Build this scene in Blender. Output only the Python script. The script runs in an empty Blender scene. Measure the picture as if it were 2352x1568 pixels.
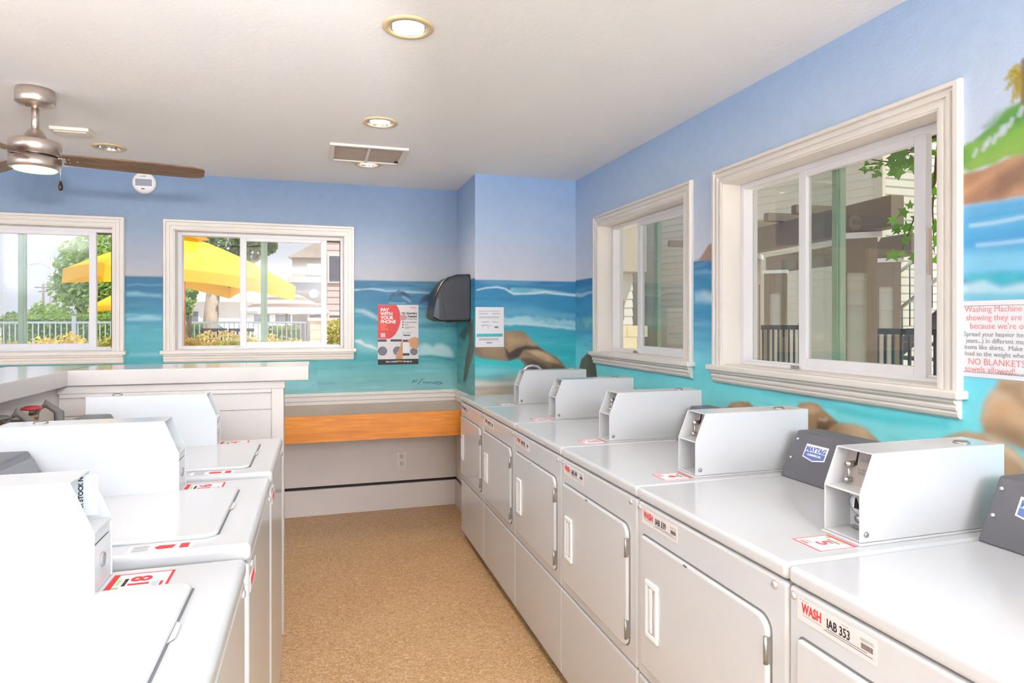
import bpy, bmesh, math, random
import numpy as np
from mathutils import Vector, Matrix

# ------------------------------------------------------------------ camera, sky, sun, exposure
SC = bpy.context.scene
COL = SC.collection
FPX, CXP, HYP, TH, EYE = 1467.0, 1176.0, 738.0, math.atan(446 / 1467.0), 1.42
cd = bpy.data.cameras.new('camera')
cd.sensor_width = 36.0
cd.lens = FPX / 2352.0 * 36.0
cd.shift_y = -(784.0 - HYP) / 2352.0
cd.clip_start = 0.05
cd.clip_end = 300
cam = bpy.data.objects.new('camera', cd)
cam.location = (0, 0, EYE)
cam.rotation_euler = (math.radians(90), 0, -TH)
COL.objects.link(cam)
SC.camera = cam

world = bpy.data.worlds.new('sky')
SC.world = world
world.use_nodes = True
bg = world.node_tree.nodes['Background']
bg.inputs[0].default_value = (0.87, 0.89, 1.0, 1)
bg.inputs[1].default_value = 0.78

sun = bpy.data.lights.new('sun', 'SUN')
sun.energy = 4.3
sun.angle = math.radians(1.0)
sun.color = (1.0, 0.95, 0.86)
so = bpy.data.objects.new('sun', sun)
so.rotation_euler = Vector((-0.40, 0.42, -1.0)).to_track_quat('-Z', 'Y').to_euler()
COL.objects.link(so)

# the photographer's flash: a small direct head just above the lens; two unseen lamps aimed at the ceiling are added fill
def area(name, loc, to, size, power, color=(1, 1, 1)):
    l = bpy.data.lights.new(name, 'AREA')
    l.shape = 'DISK'
    l.size = size
    l.energy = power
    l.color = color
    o = bpy.data.objects.new(name, l)
    o.location = loc
    o.rotation_euler = (Vector(to) - Vector(loc)).to_track_quat('-Z', 'Y').to_euler()
    COL.objects.link(o)
    return o
fl = bpy.data.lights.new('flash', 'SPOT')
fl.energy = 190
fl.spot_size = math.radians(46)
fl.spot_blend = 0.45
fl.shadow_soft_size = 0.06
fl.color = (1.0, 0.98, 0.96)
fo = bpy.data.objects.new('flash', fl)
fo.location = (-0.06, -0.06, 1.84)
fo.rotation_euler = Vector((-0.95, 5.0, 0.62)).to_track_quat('-Z', 'Y').to_euler()
COL.objects.link(fo)
area('rear_ceiling_fill', (0.9, -3.4, 1.6), (0.9, -3.4, 2.44), 0.5, 720, (0.975, 0.985, 1.0))  # added fill lamp behind the camera, set far back for even light
area('left_ceiling_fill', (-2.8, 0.3, 1.75), (-2.8, 0.3, 2.44), 0.5, 125, (0.96, 0.98, 1.0))  # added fill lamp, unseen on the left, brightens dryer fronts and right wall

SC.view_settings.view_transform = 'Standard'
SC.view_settings.look = 'None'
SC.view_settings.exposure = 0.26
SC.view_settings.gamma = 1.0
SC.view_settings.use_curve_mapping = False

# ------------------------------------------------------------------ helpers
def ray(u, v):
    a = (u - CXP) / FPX
    b = (HYP - v) / FPX
    return (math.sin(TH) + a * math.cos(TH), math.cos(TH) - a * math.sin(TH), b)
def onx(u, v, x):
    d = ray(u, v); t = x / d[0]
    return Vector((x, t * d[1], EYE + t * d[2]))
def ony(u, v, y):
    d = ray(u, v); t = y / d[1]
    return Vector((t * d[0], y, EYE + t * d[2]))
def at(u, v, dep):
    d = ray(u, v)
    return Vector((dep * d[0], dep * d[1], EYE + dep * d[2]))

def lin(c):
    c = c / 255.0
    return c / 12.92 if c <= 0.04045 else ((c + 0.055) / 1.055) ** 2.4
def rgb(r, g, b):
    return (lin(r), lin(g), lin(b))

MATS = {}
def mat(name, col, rough=0.5, metal=0.0, coat=0.0, var=0.0, scale=8.0, bump=0.0, bscale=60.0, spec=0.5, emit=None, stretch=None, trans=0.0):
    """A Principled material whose base colour is varied by noise; optional noise bump."""
    if name in MATS:
        return MATS[name]
    m = bpy.data.materials.new(name)
    m.use_nodes = True
    nt = m.node_tree
    b = nt.nodes['Principled BSDF']
    b.inputs['Base Color'].default_value = (*col, 1)
    b.inputs['Roughness'].default_value = rough
    b.inputs['Metallic'].default_value = metal
    b.inputs['Coat Weight'].default_value = coat
    b.inputs['Coat Roughness'].default_value = 0.08
    b.inputs['Specular IOR Level'].default_value = spec
    if var or bump:
        tc = nt.nodes.new('ShaderNodeTexCoord')
        mp = nt.nodes.new('ShaderNodeMapping')
        nt.links.new(tc.outputs['Object'], mp.inputs[0])
        if stretch:
            mp.inputs['Scale'].default_value = stretch
    if var:
        n = nt.nodes.new('ShaderNodeTexNoise')
        n.inputs['Scale'].default_value = scale
        n.inputs['Detail'].default_value = 4
        nt.links.new(mp.outputs[0], n.inputs['Vector'])
        r = nt.nodes.new('ShaderNodeValToRGB')
        r.color_ramp.elements[0].position = 0.3
        r.color_ramp.elements[1].position = 0.7
        r.color_ramp.elements[0].color = (*[c * (1 - var) for c in col], 1)
        r.color_ramp.elements[1].color = (*[min(1, c * (1 + var * 0.6)) for c in col], 1)
        nt.links.new(n.outputs[0], r.inputs[0])
        nt.links.new(r.outputs[0], b.inputs['Base Color'])
    if bump:
        n2 = nt.nodes.new('ShaderNodeTexNoise')
        n2.inputs['Scale'].default_value = bscale
        n2.inputs['Detail'].default_value = 3
        nt.links.new(mp.outputs[0], n2.inputs['Vector'])
        bp = nt.nodes.new('ShaderNodeBump')
        bp.inputs['Strength'].default_value = bump
        bp.inputs['Distance'].default_value = 0.004
        nt.links.new(n2.outputs[0], bp.inputs['Height'])
        nt.links.new(bp.outputs[0], b.inputs['Normal'])
    if emit:
        b.inputs['Emission Color'].default_value = (*emit[0], 1)
        b.inputs['Emission Strength'].default_value = emit[1]
    if trans:
        # thin cloth or leaf: some light passes through
        tr = nt.nodes.new('ShaderNodeBsdfTranslucent')
        tr.inputs[0].default_value = (*col, 1)
        mx = nt.nodes.new('ShaderNodeMixShader')
        mx.inputs[0].default_value = trans
        nt.links.new(b.outputs[0], mx.inputs[1])
        nt.links.new(tr.outputs[0], mx.inputs[2])
        nt.links.new(mx.outputs[0], nt.nodes['Material Output'].inputs[0])
    MATS[name] = m
    return m

class MB:
    """Collects shapes into one mesh."""
    def __init__(self):
        self.bm = bmesh.new()
        self.mi = 0
    def face(self, pts):
        vs = [self.bm.verts.new(p) for p in pts]
        try:
            f = self.bm.faces.new(vs)
            f.material_index = self.mi
        except ValueError:
            pass
        return self
    def box(self, x0, x1, y0, y1, z0, z1):
        v = [self.bm.verts.new(p) for p in ((x0, y0, z0), (x1, y0, z0), (x1, y1, z0), (x0, y1, z0), (x0, y0, z1), (x1, y0, z1), (x1, y1, z1), (x0, y1, z1))]
        for q in ((3, 2, 1, 0), (4, 5, 6, 7), (0, 1, 5, 4), (1, 2, 6, 5), (2, 3, 7, 6), (3, 0, 4, 7)):
            f = self.bm.faces.new([v[i] for i in q])
            f.material_index = self.mi
        return self
    def prism(self, poly, axis, a, b):
        """poly: 2D points; axis 'x','y','z' is the extrusion axis; the other two axes in order."""
        def P(p, t):
            if axis == 'x':
                return (t, p[0], p[1])
            if axis == 'y':
                return (p[0], t, p[1])
            return (p[0], p[1], t)
        lo = [self.bm.verts.new(P(p, a)) for p in poly]
        hi = [self.bm.verts.new(P(p, b)) for p in poly]
        n = len(poly)
        fs = [self.bm.faces.new(lo[::-1]), self.bm.faces.new(hi)]
        for i in range(n):
            fs.append(self.bm.faces.new((lo[i], lo[(i + 1) % n], hi[(i + 1) % n], hi[i])))
        for f in fs:
            f.material_index = self.mi
        return self
    def lathe(self, prof, seg=24, c=(0, 0, 0), axis='z', closed=False):
        """prof: (radius, height) points."""
        rings = []
        for r, h in prof:
            ring = []
            for k in range(seg):
                a = 2 * math.pi * k / seg
                x, y = r * math.cos(a), r * math.sin(a)
                p = {'z': (x, y, h), 'y': (x, h, y), 'x': (h, x, y)}[axis]
                ring.append(self.bm.verts.new((p[0] + c[0], p[1] + c[1], p[2] + c[2])))
            rings.append(ring)
        for i in range(len(rings) - 1):
            for k in range(seg):
                f = self.bm.faces.new((rings[i][k], rings[i][(k + 1) % seg], rings[i + 1][(k + 1) % seg], rings[i + 1][k]))
                f.material_index = self.mi
                f.smooth = True
        for ring, r in ((rings[0], prof[0][0]), (rings[-1], prof[-1][0])):
            if r > 1e-6 and not closed:
                f = self.bm.faces.new(ring)
                f.material_index = self.mi
        return self
    def tube(self, pts, r, seg=8):
        pts = [Vector(p) for p in pts]
        rings = []
        rs = r if isinstance(r, (list, tuple)) else [r] * len(pts)
        for i, p in enumerate(pts):
            d = (pts[min(i + 1, len(pts) - 1)] - pts[max(i - 1, 0)]).normalized()
            up = Vector((0, 0, 1)) if abs(d.z) < 0.95 else Vector((1, 0, 0))
            a = d.cross(up).normalized()
            b = d.cross(a).normalized()
            rings.append([self.bm.verts.new(p + (a * math.cos(2 * math.pi * k / seg) + b * math.sin(2 * math.pi * k / seg)) * rs[i]) for k in range(seg)])
        for i in range(len(rings) - 1):
            for k in range(seg):
                f = self.bm.faces.new((rings[i][k], rings[i][(k + 1) % seg], rings[i + 1][(k + 1) % seg], rings[i + 1][k]))
                f.material_index = self.mi
                f.smooth = True
        for ring in (rings[0], rings[-1]):
            f = self.bm.faces.new(ring)
            f.material_index = self.mi
        return self
    def obj(self, name, mats, parent=None, bevel=0.0, seg=2, angle=40, fix=True):
        if fix:
            bmesh.ops.recalc_face_normals(self.bm, faces=self.bm.faces)
        me = bpy.data.meshes.new(name)
        self.bm.to_mesh(me)
        self.bm.free()
        for m in (mats if isinstance(mats, (list, tuple)) else [mats]):
            me.materials.append(m)
        o = bpy.data.objects.new(name, me)
        COL.objects.link(o)
        if parent is not None:
            o.parent = parent
        if bevel:
            mod = o.modifiers.new('bevel', 'BEVEL')
            mod.width = bevel
            mod.segments = seg
            mod.limit_method = 'ANGLE'
            mod.angle_limit = math.radians(angle)
            mod.harden_normals = False
            for p in me.polygons:
                p.use_smooth = True
            w = o.modifiers.new('normals', 'WEIGHTED_NORMAL')
            w.keep_sharp = True
        return o

def rrect(x0, x1, z0, z1, r, n=5):
    """Rounded rectangle outline; r one radius or four (bl, br, tr, tl)."""
    rs = r if isinstance(r, (list, tuple)) else (r,) * 4
    out = []
    for (cx, cz, a0), q in zip(((x0, z0, 180), (x1, z0, 270), (x1, z1, 0), (x0, z1, 90)), rs):
        ccx = cx + (q if cx == x0 else -q)
        ccz = cz + (q if cz == z0 else -q)
        for k in range(n + 1):
            a = math.radians(a0 + 90 * k / n)
            out.append((ccx + q * math.cos(a), ccz + q * math.sin(a)))
    return out

def tag(o, label, cat, group=None, kind=None):
    o['label'] = label
    o['category'] = cat
    if group:
        o['group'] = group
    if kind:
        o['kind'] = kind
    return o
def struct(o):
    o['kind'] = 'structure'
    return o
def thing(name, label, cat, loc=(0, 0, 0), rotz=0.0, group=None):
    o = bpy.data.objects.new(name, None)
    o.empty_display_size = 0.1
    o.location = loc
    o.rotation_euler = (0, 0, rotz)
    COL.objects.link(o)
    return tag(o, label, cat, group)
def copy_tree(o, parent=None):
    c = o.copy()
    COL.objects.link(c)
    if parent is not None:
        c.parent = parent
    for ch in list(o.children):
        copy_tree(ch, c)
    return c

TEXTS = {}
def text(name, body, size, m, parent, loc, rot=(0, 0, 0), align='LEFT', sx=1.0, bold=0.0, line=1.0, ext=0.0003):
    cu = bpy.data.curves.new(name, 'FONT')
    cu.body = body
    cu.size = size
    cu.align_x = align
    cu.extrude = ext
    cu.offset = bold
    cu.space_line = line
    cu.resolution_u = 3
    tmp = bpy.data.objects.new('tmp_text', cu)
    COL.objects.link(tmp)
    me = bpy.data.meshes.new_from_object(tmp.evaluated_get(bpy.context.evaluated_depsgraph_get()))
    bpy.data.objects.remove(tmp)
    bpy.data.curves.remove(cu)
    me.name = name
    me.materials.clear()
    me.materials.append(m)
    TEXTS[me.name] = (body, size, m, align, bold, line, ext)
    o = bpy.data.objects.new(name, me)
    COL.objects.link(o)
    o.parent = parent
    o.location = loc
    o.rotation_euler = rot
    o.scale = (sx, 1, 1)
    return o

HALF = math.pi / 2
# ------------------------------------------------------------------ materials
WHITE = mat('white_enamel', (0.63, 0.63, 0.635), 0.22, coat=0.35, var=0.015, scale=3)
WASHW = WHITE
TRIM = mat('cream_trim_paint', rgb(236, 228, 218), 0.4, var=0.03, scale=5)
VINYL = mat('white_vinyl', rgb(238, 235, 236), 0.35, var=0.015)
CEIL = mat('ceiling_paint', rgb(247, 247, 249), 0.9, var=0.015, scale=2, bump=0.25, bscale=45)
DGREY = mat('dark_grey_console', rgb(92, 90, 95), 0.42, var=0.03)
MGREY = mat('mid_grey_plastic', rgb(128, 126, 132), 0.5, var=0.02)
CHROME = mat('brushed_steel', rgb(190, 186, 182), 0.28, metal=1.0, var=0.05, scale=20)
NICKEL = mat('brushed_nickel', rgb(214, 200, 190), 0.36, metal=1.0, var=0.06, scale=30, stretch=(1, 1, 20))
BLACK = mat('black_plastic', rgb(18, 18, 20), 0.45, var=0.02)
GAPM = mat('dark_gap', rgb(38, 34, 32), 0.8, var=0.05)
RED = mat('red_print', rgb(214, 38, 42), 0.5, var=0.02)
ORED = mat('red_poster_print', rgb(214, 62, 60), 0.5, var=0.02)
INK = mat('black_print', rgb(38, 36, 38), 0.6, var=0.02)
GINK = mat('grey_print', rgb(140, 138, 140), 0.6, var=0.02)
PAPER = mat('white_paper', rgb(240, 238, 240), 0.6, var=0.01)
PINK = mat('pale_red_print', rgb(226, 140, 142), 0.6, var=0.02)
# ------------------------------------------------------------------ mural painting (colour attribute on the wall meshes)
rng = np.random.RandomState(7)
def vnoise(S, Z, fs, fz, seed):
    """Smooth value noise over wall coordinates; fs, fz cells per metre."""
    r = np.random.RandomState(seed)
    g = r.rand(257, 257)
    x = (S * fs) % 256.0
    y = (Z * fz) % 256.0
    xi, yi = np.floor(x).astype(int), np.floor(y).astype(int)
    fx, fy = x - xi, y - yi
    fx, fy = fx * fx * (3 - 2 * fx), fy * fy * (3 - 2 * fy)
    return (g[yi, xi] * (1 - fx) + g[yi, xi + 1] * fx) * (1 - fy) + (g[yi + 1, xi] * (1 - fx) + g[yi + 1, xi + 1] * fx) * fy
def fbm(S, Z, fs, fz, seed, oct=3):
    t, a, w = 0.0, 1.0, 0.0
    for k in range(oct):
        t = t + a * vnoise(S, Z, fs * 2 ** k, fz * 2 ** k, seed + k)
        w += a
        a *= 0.55
    return t / w
def C(r, g, b):
    return np.array(rgb(r, g, b))

class Canvas:
    def __init__(self, s, z, wrap):
        self.s, self.z = s, z
        self.S, self.Z = np.meshgrid(s, z)
        self.c = np.zeros(self.S.shape + (3,))
        self.W = wrap          # photo pixel -> (s, z) on this wall
    def grad(self, stops, wob=0.0, seed=1, fs=1.2, fz=3.0):
        Zw = self.Z + (fbm(self.S, self.Z, fs, fz, seed) - 0.5) * wob
        zs = [q[0] for q in stops]
        for k in range(3):
            self.c[..., k] = np.interp(Zw, zs, [q[1][k] for q in stops])
    def mixin(self, a, col):
        a = np.clip(a, 0, 1)[..., None]
        self.c = self.c * (1 - a) + np.asarray(col) * a
    def pts(self, P, off=None):
        if off is not None:
            ox, oy, sc = off
            P = [(ox + p[0] / sc, oy + p[1] / sc) for p in P]
        return np.array([self.W(*p) for p in P])
    def box(self, q, pad):
        i = (self.S > q[:, 0].min() - pad) & (self.S < q[:, 0].max() + pad) & (self.Z > q[:, 1].min() - pad) & (self.Z < q[:, 1].max() + pad)
        return i
    def poly(self, P, col, alpha=1.0, soft=0.006, off=None, col2=None, fs=5, fz=9, seed=3, ragged=0.0):
        q = self.pts(P, off)
        i = self.box(q, soft * 2 + ragged)
        S, Z = self.S[i], self.Z[i]
        if not len(S):
            return
        if ragged:
            S = S + (vnoise(S, Z, 30, 30, seed + 40) - 0.5) * ragged
            Z = Z + (vnoise(S, Z, 30, 30, seed + 41) - 0.5) * ragged
        inside = np.zeros(S.shape, bool)
        dist = np.full(S.shape, 9.0)
        n = len(q)
        for k in range(n):
            x1, y1 = q[k]
            x2, y2 = q[(k + 1) % n]
            cond = ((y1 > Z) != (y2 > Z))
            with np.errstate(divide='ignore', invalid='ignore'):
                xc = (x2 - x1) * (Z - y1) / (y2 - y1) + x1
            inside ^= cond & (S < xc)
            dx, dy = x2 - x1, y2 - y1
            L = dx * dx + dy * dy + 1e-12
            t = np.clip(((S - x1) * dx + (Z - y1) * dy) / L, 0, 1)
            dist = np.minimum(dist, np.hypot(S - x1 - t * dx, Z - y1 - t * dy))
        sd = np.where(inside, dist, -dist)
        a = np.clip(sd / soft * 0.5 + 0.5, 0, 1)
        a = a * a * (3 - 2 * a) * alpha
        cc = np.asarray(col)
        if col2 is not None:
            m = np.clip((fbm(S, Z, fs, fz, seed) - 0.32) / 0.36, 0, 1)[:, None]
            cc = cc * (1 - m) + np.asarray(col2) * m
        self.c[i] = self.c[i] * (1 - a[:, None]) + cc * a[:, None]
    def stroke(self, P, w, col, alpha=1.0, soft=None, off=None):
        """w: one half width or one per point (metres)."""
        q = self.pts(P, off)
        ws = w if isinstance(w, (list, tuple)) else [w] * len(q)
        soft = soft or max(ws) * 0.6
        i = self.box(q, max(ws) + soft * 2)
        S, Z = self.S[i], self.Z[i]
        if not len(S):
            return
        best = np.full(S.shape, -9.0)
        for k in range(len(q) - 1):
            x1, y1 = q[k]
            dx, dy = q[k + 1] - q[k]
            t = np.clip(((S - x1) * dx + (Z - y1) * dy) / (dx * dx + dy * dy + 1e-12), 0, 1)
            best = np.maximum(best, ws[k] + (ws[k + 1] - ws[k]) * t - np.hypot(S - x1 - t * dx, Z - y1 - t * dy))
        a = np.clip(best / soft * 0.5 + 0.5, 0, 1)
        a = (a * a * (3 - 2 * a) * alpha)[:, None]
        self.c[i] = self.c[i] * (1 - a) + np.asarray(col) * a

SKY_TOP, SKY_MID, SKY_LOW = C(150, 178, 216), C(178, 198, 224), C(218, 216, 222)
def sky_sea(cv, hz, sea, top=SKY_TOP, mid=SKY_MID, low=SKY_LOW, seed=1):
    cv.grad([(hz - 0.02, low), (hz + 0.16, low * 0.5 + mid * 0.5), (hz + 0.36, mid), (2.44, top)], wob=0.12, seed=seed, fs=0.9, fz=2.0)
    save = cv.c.copy()
    cv.grad(sea, wob=0.07, seed=seed + 11, fs=1.5, fz=7)
    n = fbm(cv.S, cv.Z, 2.5, 26, seed + 21)
    cv.mixin((n - 0.58) * 1.6, C(150, 205, 222))
    cv.mixin((0.42 - n) * 1.2, C(28, 96, 142))
    a = np.clip((hz + 0.004 - cv.Z) / 0.008, 0, 1)[..., None]
    cv.c = save * (1 - a) + cv.c * a

def axis_lines(lo, hi, step, extra, fine):
    """Grid lines: fine steps inside the range fine=(a,b), coarse outside, plus the extra lines."""
    a, b = fine
    L = [lo, hi] + list(extra) + list(np.arange(max(a, lo), min(b, hi), step))
    L += list(np.arange(lo, a, 0.25)) + list(np.arange(b, hi, 0.25))
    L = np.unique(np.round(np.array(L), 5))
    keep = [L[0]]
    ex = set(np.round(np.array([lo, hi] + list(extra)), 5))
    for x in L[1:]:
        if x - keep[-1] < step * 0.35:
            if x in ex and keep[-1] not in ex:
                keep[-1] = x
            elif x in ex:
                keep.append(x)
            continue
        keep.append(x)
    return np.array(keep)

def wall_grid(name, s, z, to3d, colors, holes, m, shell=None, shell_mat=None):
    """A wall skin made of a fine painted grid, cut by the window openings, with an outer shell behind it."""
    ns, nz = len(s), len(z)
    S, Z = np.meshgrid(s, z)
    co = to3d(S.ravel(), Z.ravel())
    sc_, zc_ = (s[:-1] + s[1:]) / 2, (z[:-1] + z[1:]) / 2
    SM, ZM = np.meshgrid(sc_, zc_)
    keep = np.ones(SM.shape, bool)
    for (a, b, c, d) in holes:
        keep &= ~((SM > a) & (SM < b) & (ZM > c) & (ZM < d))
    J, I = np.nonzero(keep)
    v0 = J * ns + I
    quads = np.stack([v0, v0 + 1, v0 + ns + 1, v0 + ns], 1)
    nv = len(co)
    mi = np.zeros(len(quads), int)
    if shell:
        ev, ef = [], []
        for (x0, x1, y0, y1, z0, z1) in shell:
            b = nv + len(ev)
            ev += [(x0, y0, z0), (x1, y0, z0), (x1, y1, z0), (x0, y1, z0), (x0, y0, z1), (x1, y0, z1), (x1, y1, z1), (x0, y1, z1)]
            ef += [[b + i for i in q] for q in ((3, 2, 1, 0), (4, 5, 6, 7), (0, 1, 5, 4), (1, 2, 6, 5), (2, 3, 7, 6), (3, 0, 4, 7))]
        co = np.concatenate([co, np.array(ev, float)])
        quads = np.concatenate([quads, np.array(ef)])
        mi = np.concatenate([mi, np.ones(len(ef), int)])
    me = bpy.data.meshes.new(name)
    me.vertices.add(len(co))
    me.vertices.foreach_set('co', co.astype(np.float32).ravel())
    me.loops.add(quads.size)
    me.loops.foreach_set('vertex_index', quads.astype(np.int32).ravel())
    me.polygons.add(len(quads))
    me.polygons.foreach_set('loop_start', (np.arange(len(quads)) * 4).astype(np.int32))
    me.polygons.foreach_set('material_index', mi.astype(np.int32))
    me.update(calc_edges=True)
    at_ = me.color_attributes.new('paint', 'FLOAT_COLOR', 'POINT')
    full = np.ones((len(co), 4), np.float32)
    full[:nv, :3] = colors.reshape(-1, 3)
    at_.data.foreach_set('color', full.ravel())
    me.materials.append(m)
    if shell_mat:
        me.materials.append(shell_mat)
    o = bpy.data.objects.new(name, me)
    COL.objects.link(o)
    return struct(o)

def mural_material():
    m = bpy.data.materials.new('painted_mural')
    m.use_nodes = True
    nt = m.node_tree
    b = nt.nodes['Principled BSDF']
    b.inputs['Roughness'].default_value = 0.55
    b.inputs['Specular IOR Level'].default_value = 0.35
    at_ = nt.nodes.new('ShaderNodeAttribute')
    at_.attribute_name = 'paint'
    tc = nt.nodes.new('ShaderNodeTexCoord')
    n = nt.nodes.new('ShaderNodeTexNoise')
    n.inputs['Scale'].default_value = 18
    n.inputs['Detail'].default_value = 5
    nt.links.new(tc.outputs['Object'], n.inputs['Vector'])
    mr = nt.nodes.new('ShaderNodeMapRange')
    mr.inputs[3].default_value = 0.93
    mr.inputs[4].default_value = 1.06
    nt.links.new(n.outputs[0], mr.inputs[0])
    mx = nt.nodes.new('ShaderNodeVectorMath')
    mx.operation = 'SCALE'
    nt.links.new(at_.outputs['Color'], mx.inputs[0])
    nt.links.new(mr.outputs[0], mx.inputs['Scale'])
    nt.links.new(mx.outputs[0], b.inputs['Base Color'])
    n2 = nt.nodes.new('ShaderNodeTexNoise')
    n2.inputs['Scale'].default_value = 70
    n2.inputs['Detail'].default_value = 3
    nt.links.new(tc.outputs['Object'], n2.inputs['Vector'])
    bp = nt.nodes.new('ShaderNodeBump')
    bp.inputs['Strength'].default_value = 0.22
    bp.inputs['Distance'].default_value = 0.005
    nt.links.new(n2.outputs[0], bp.inputs['Height'])
    nt.links.new(bp.outputs[0], b.inputs['Normal'])
    return m
MURAL = mural_material()
OUTER = mat('outer_wall_paint', rgb(205, 200, 188), 0.8, var=0.04)

XR, YB, XC, YC, HC = 1.79, 4.9, 1.04, 4.30, 2.44      # right wall, back wall, column side, column face, ceiling
XL, YF = -3.6, -5.0
# window openings: (start, width) along each wall; all z 1.22 .. 2.055
WZ0, WZ1 = 1.22, 2.055
BW = [(-0.947, 1.137), (-2.457, 1.137)]
RW = [(2.53, 1.07), (3.89, 1.04)]                     # far edge Y, width (runs towards the camera)

# ---- back wall
s = axis_lines(XL, XC, 0.007, [a for w in BW for a in (w[0], w[0] + w[1])], (-2.05, XC))
z = axis_lines(0, HC, 0.007, [WZ0, WZ1, 0.85], (0.86, HC))
cv = Canvas(s, z, lambda u, v: tuple(ony(u, v, YB))[::2])
sky_sea(cv, 1.728, [(0.86, C(136, 186, 182)), (1.02, C(116, 178, 178)), (1.14, C(74, 160, 164)), (1.3, C(92, 170, 178)), (1.45, C(74, 142, 164)), (1.58, C(66, 122, 152)), (1.74, C(60, 108, 140))], seed=5, top=C(120, 143, 174), mid=C(144, 161, 182), low=C(186, 184, 188))
OF = (810, 630, 5.6)
FOAM = C(208, 228, 232)
cv.stroke([(25, 200), (120, 192), (240, 185), (350, 195), (430, 215), (560, 210), (690, 225), (980, 238)], [.006, .003, .004, .006, .004, .004, .006, .003], FOAM, .8, .006, OF)
cv.poly([(240, 190), (420, 178), (620, 172), (760, 200), (980, 232), (700, 235), (430, 222)], C(130, 185, 205), .5, .02, OF)
cv.poly([(40, 455), (150, 455), (240, 495), (330, 560), (330, 585), (240, 545), (120, 490), (40, 475)], FOAM, .7, .02, OF)
cv.poly([(850, 500), (980, 470), (1100, 490), (1250, 500), (1300, 590), (1000, 600), (850, 600)], C(130, 195, 205), .5, .05, OF)
cv.stroke([(470, 365), (560, 370), (680, 368)], .004, C(150, 200, 215), .7, .006, OF)
cv.poly([(30, 860), (110, 835), (260, 850), (330, 880), (330, 1000), (240, 1010), (100, 1000), (60, 960)], C(150, 205, 208), .6, .03, OF)
cv.stroke([(30, 855), (90, 860), (150, 905), (230, 925), (320, 965)], [.006, .012, .008, .012, .006], C(225, 235, 235), .9, .01, OF)
cv.poly([(850, 920), (930, 890), (990, 905), (1030, 935), (1080, 895), (1160, 895), (1240, 935), (1290, 1000), (1295, 1060), (1220, 1065), (1050, 1045), (850, 1040)], C(196, 222, 222), .9, .022, OF)
cv.poly([(850, 930), (920, 930), (1000, 960), (1080, 950), (1180, 960), (1240, 1040), (1050, 1035), (850, 1030)], C(158, 208, 210), .6, .04, OF)
cv.stroke([(850, 1055), (1000, 1055), (1120, 1068), (1240, 1090), (1310, 1105)], [.006, .012, .01, .012, .004], C(24, 130, 140), .85, .012, OF)
DOL = C(58, 72, 98)
cv.poly([(468, 330), (472, 285), (500, 250), (560, 218), (608, 183), (602, 212), (660, 218), (712, 252), (745, 280), (798, 276), (755, 300), (735, 312), (700, 284), (640, 268), (580, 282), (520, 300), (492, 330)], DOL, .95, .006, OF, C(88, 110, 140), 14, 20)
cv.stroke([(650, 290), (700, 320), (740, 350)], .006, C(150, 195, 210), .7, .008, OF)
cv.poly([(858, 388), (868, 340), (905, 292), (965, 255), (1005, 248), (1020, 300), (1000, 335), (940, 348), (895, 368)], DOL, .95, .006, OF, C(78, 92, 130), 14, 20)
for st in ([(765, 1390), (790, 1360), (805, 1385), (830, 1360)], [(840, 1410), (870, 1375), (885, 1350), (915, 1345)], [(905, 1390), (935, 1385), (960, 1395), (1000, 1388), (1040, 1398), (1110, 1412), (1150, 1400), (1120, 1380), (1060, 1385)]):
    cv.stroke(st, .0035, C(22, 84, 92), .9, .004, OF)
# strip between the two windows
OB = (0, 460, 2.868)
cv.stroke([(835, 560), (900, 552), (980, 560), (1066, 555)], .005, C(110, 170, 190), .6, .008, OB)
cv.poly([(835, 605), (900, 600), (960, 615), (1066, 618), (1066, 640), (980, 632), (835, 630)], C(150, 200, 212), .6, .014, OB)
cv.poly([(835, 775), (900, 768), (960, 755), (1066, 770), (1066, 790), (835, 792)], C(165, 210, 216), .75, .014, OB)
low = C(226, 218, 210)
cv.mixin((0.853 - cv.Z) / 0.01, low)
def b3(S, Z):
    return np.stack([S, np.full_like(S, YB), Z], 1)
holes = [(a, a + w, WZ0, WZ1) for a, w in BW]
sh = [(XL - .2, 2.0, YB + .02, YB + .16, -.2, WZ0), (XL - .2, 2.0, YB + .02, YB + .16, WZ1, 2.6)]
xs = [XL - .2, BW[1][0], BW[1][0] + BW[1][1], BW[0][0], BW[0][0] + BW[0][1], 2.0]
for i in (0, 2, 4):
    sh.append((xs[i], xs[i + 1], YB + .02, YB + .16, WZ0, WZ1))
wall_back = wall_grid('wall_back', s, z, b3, cv.c, holes, MURAL, sh, OUTER)

# ---- column beside the dryers: face towards the room and its side
s = axis_lines(XC, XR, 0.006, [], (XC, XR))
z = axis_lines(0, HC, 0.006, [], (0.85, HC))
cv = Canvas(s, z, lambda u, v: tuple(ony(u, v, YC))[::2])
sky_sea(cv, 1.709, [(0.86, C(205, 190, 165)), (1.0, C(205, 192, 170)), (1.06, C(120, 205, 205)), (1.15, C(52, 186, 190)), (1.28, C(60, 172, 184)), (1.4, C(52, 148, 172)), (1.52, C(60, 142, 180)), (1.72, C(44, 118, 166))], seed=31)
OC = (1080, 620, 4.9)
cv.poly([(380, 420), (700, 425), (1190, 520), (1190, 560), (700, 530), (380, 530)], C(120, 180, 205), .55, .04, OC)
cv.poly([(470, 200), (620, 200), (800, 215), (1000, 240), (1190, 270), (1190, 290), (1000, 275), (850, 268), (620, 272), (490, 268), (440, 225)], C(160, 212, 222), .9, .01, OC, C(120, 190, 208), 8, 20)
cv.stroke([(75, 225), (180, 200), (300, 192), (390, 208), (440, 240), (490, 268), (600, 268), (720, 262), (850, 245), (950, 265), (1190, 285)], [.003, .004, .005, .005, .006, .006, .004, .006, .008, .006, .008], C(226, 240, 242), .95, .006, OC)
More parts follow.
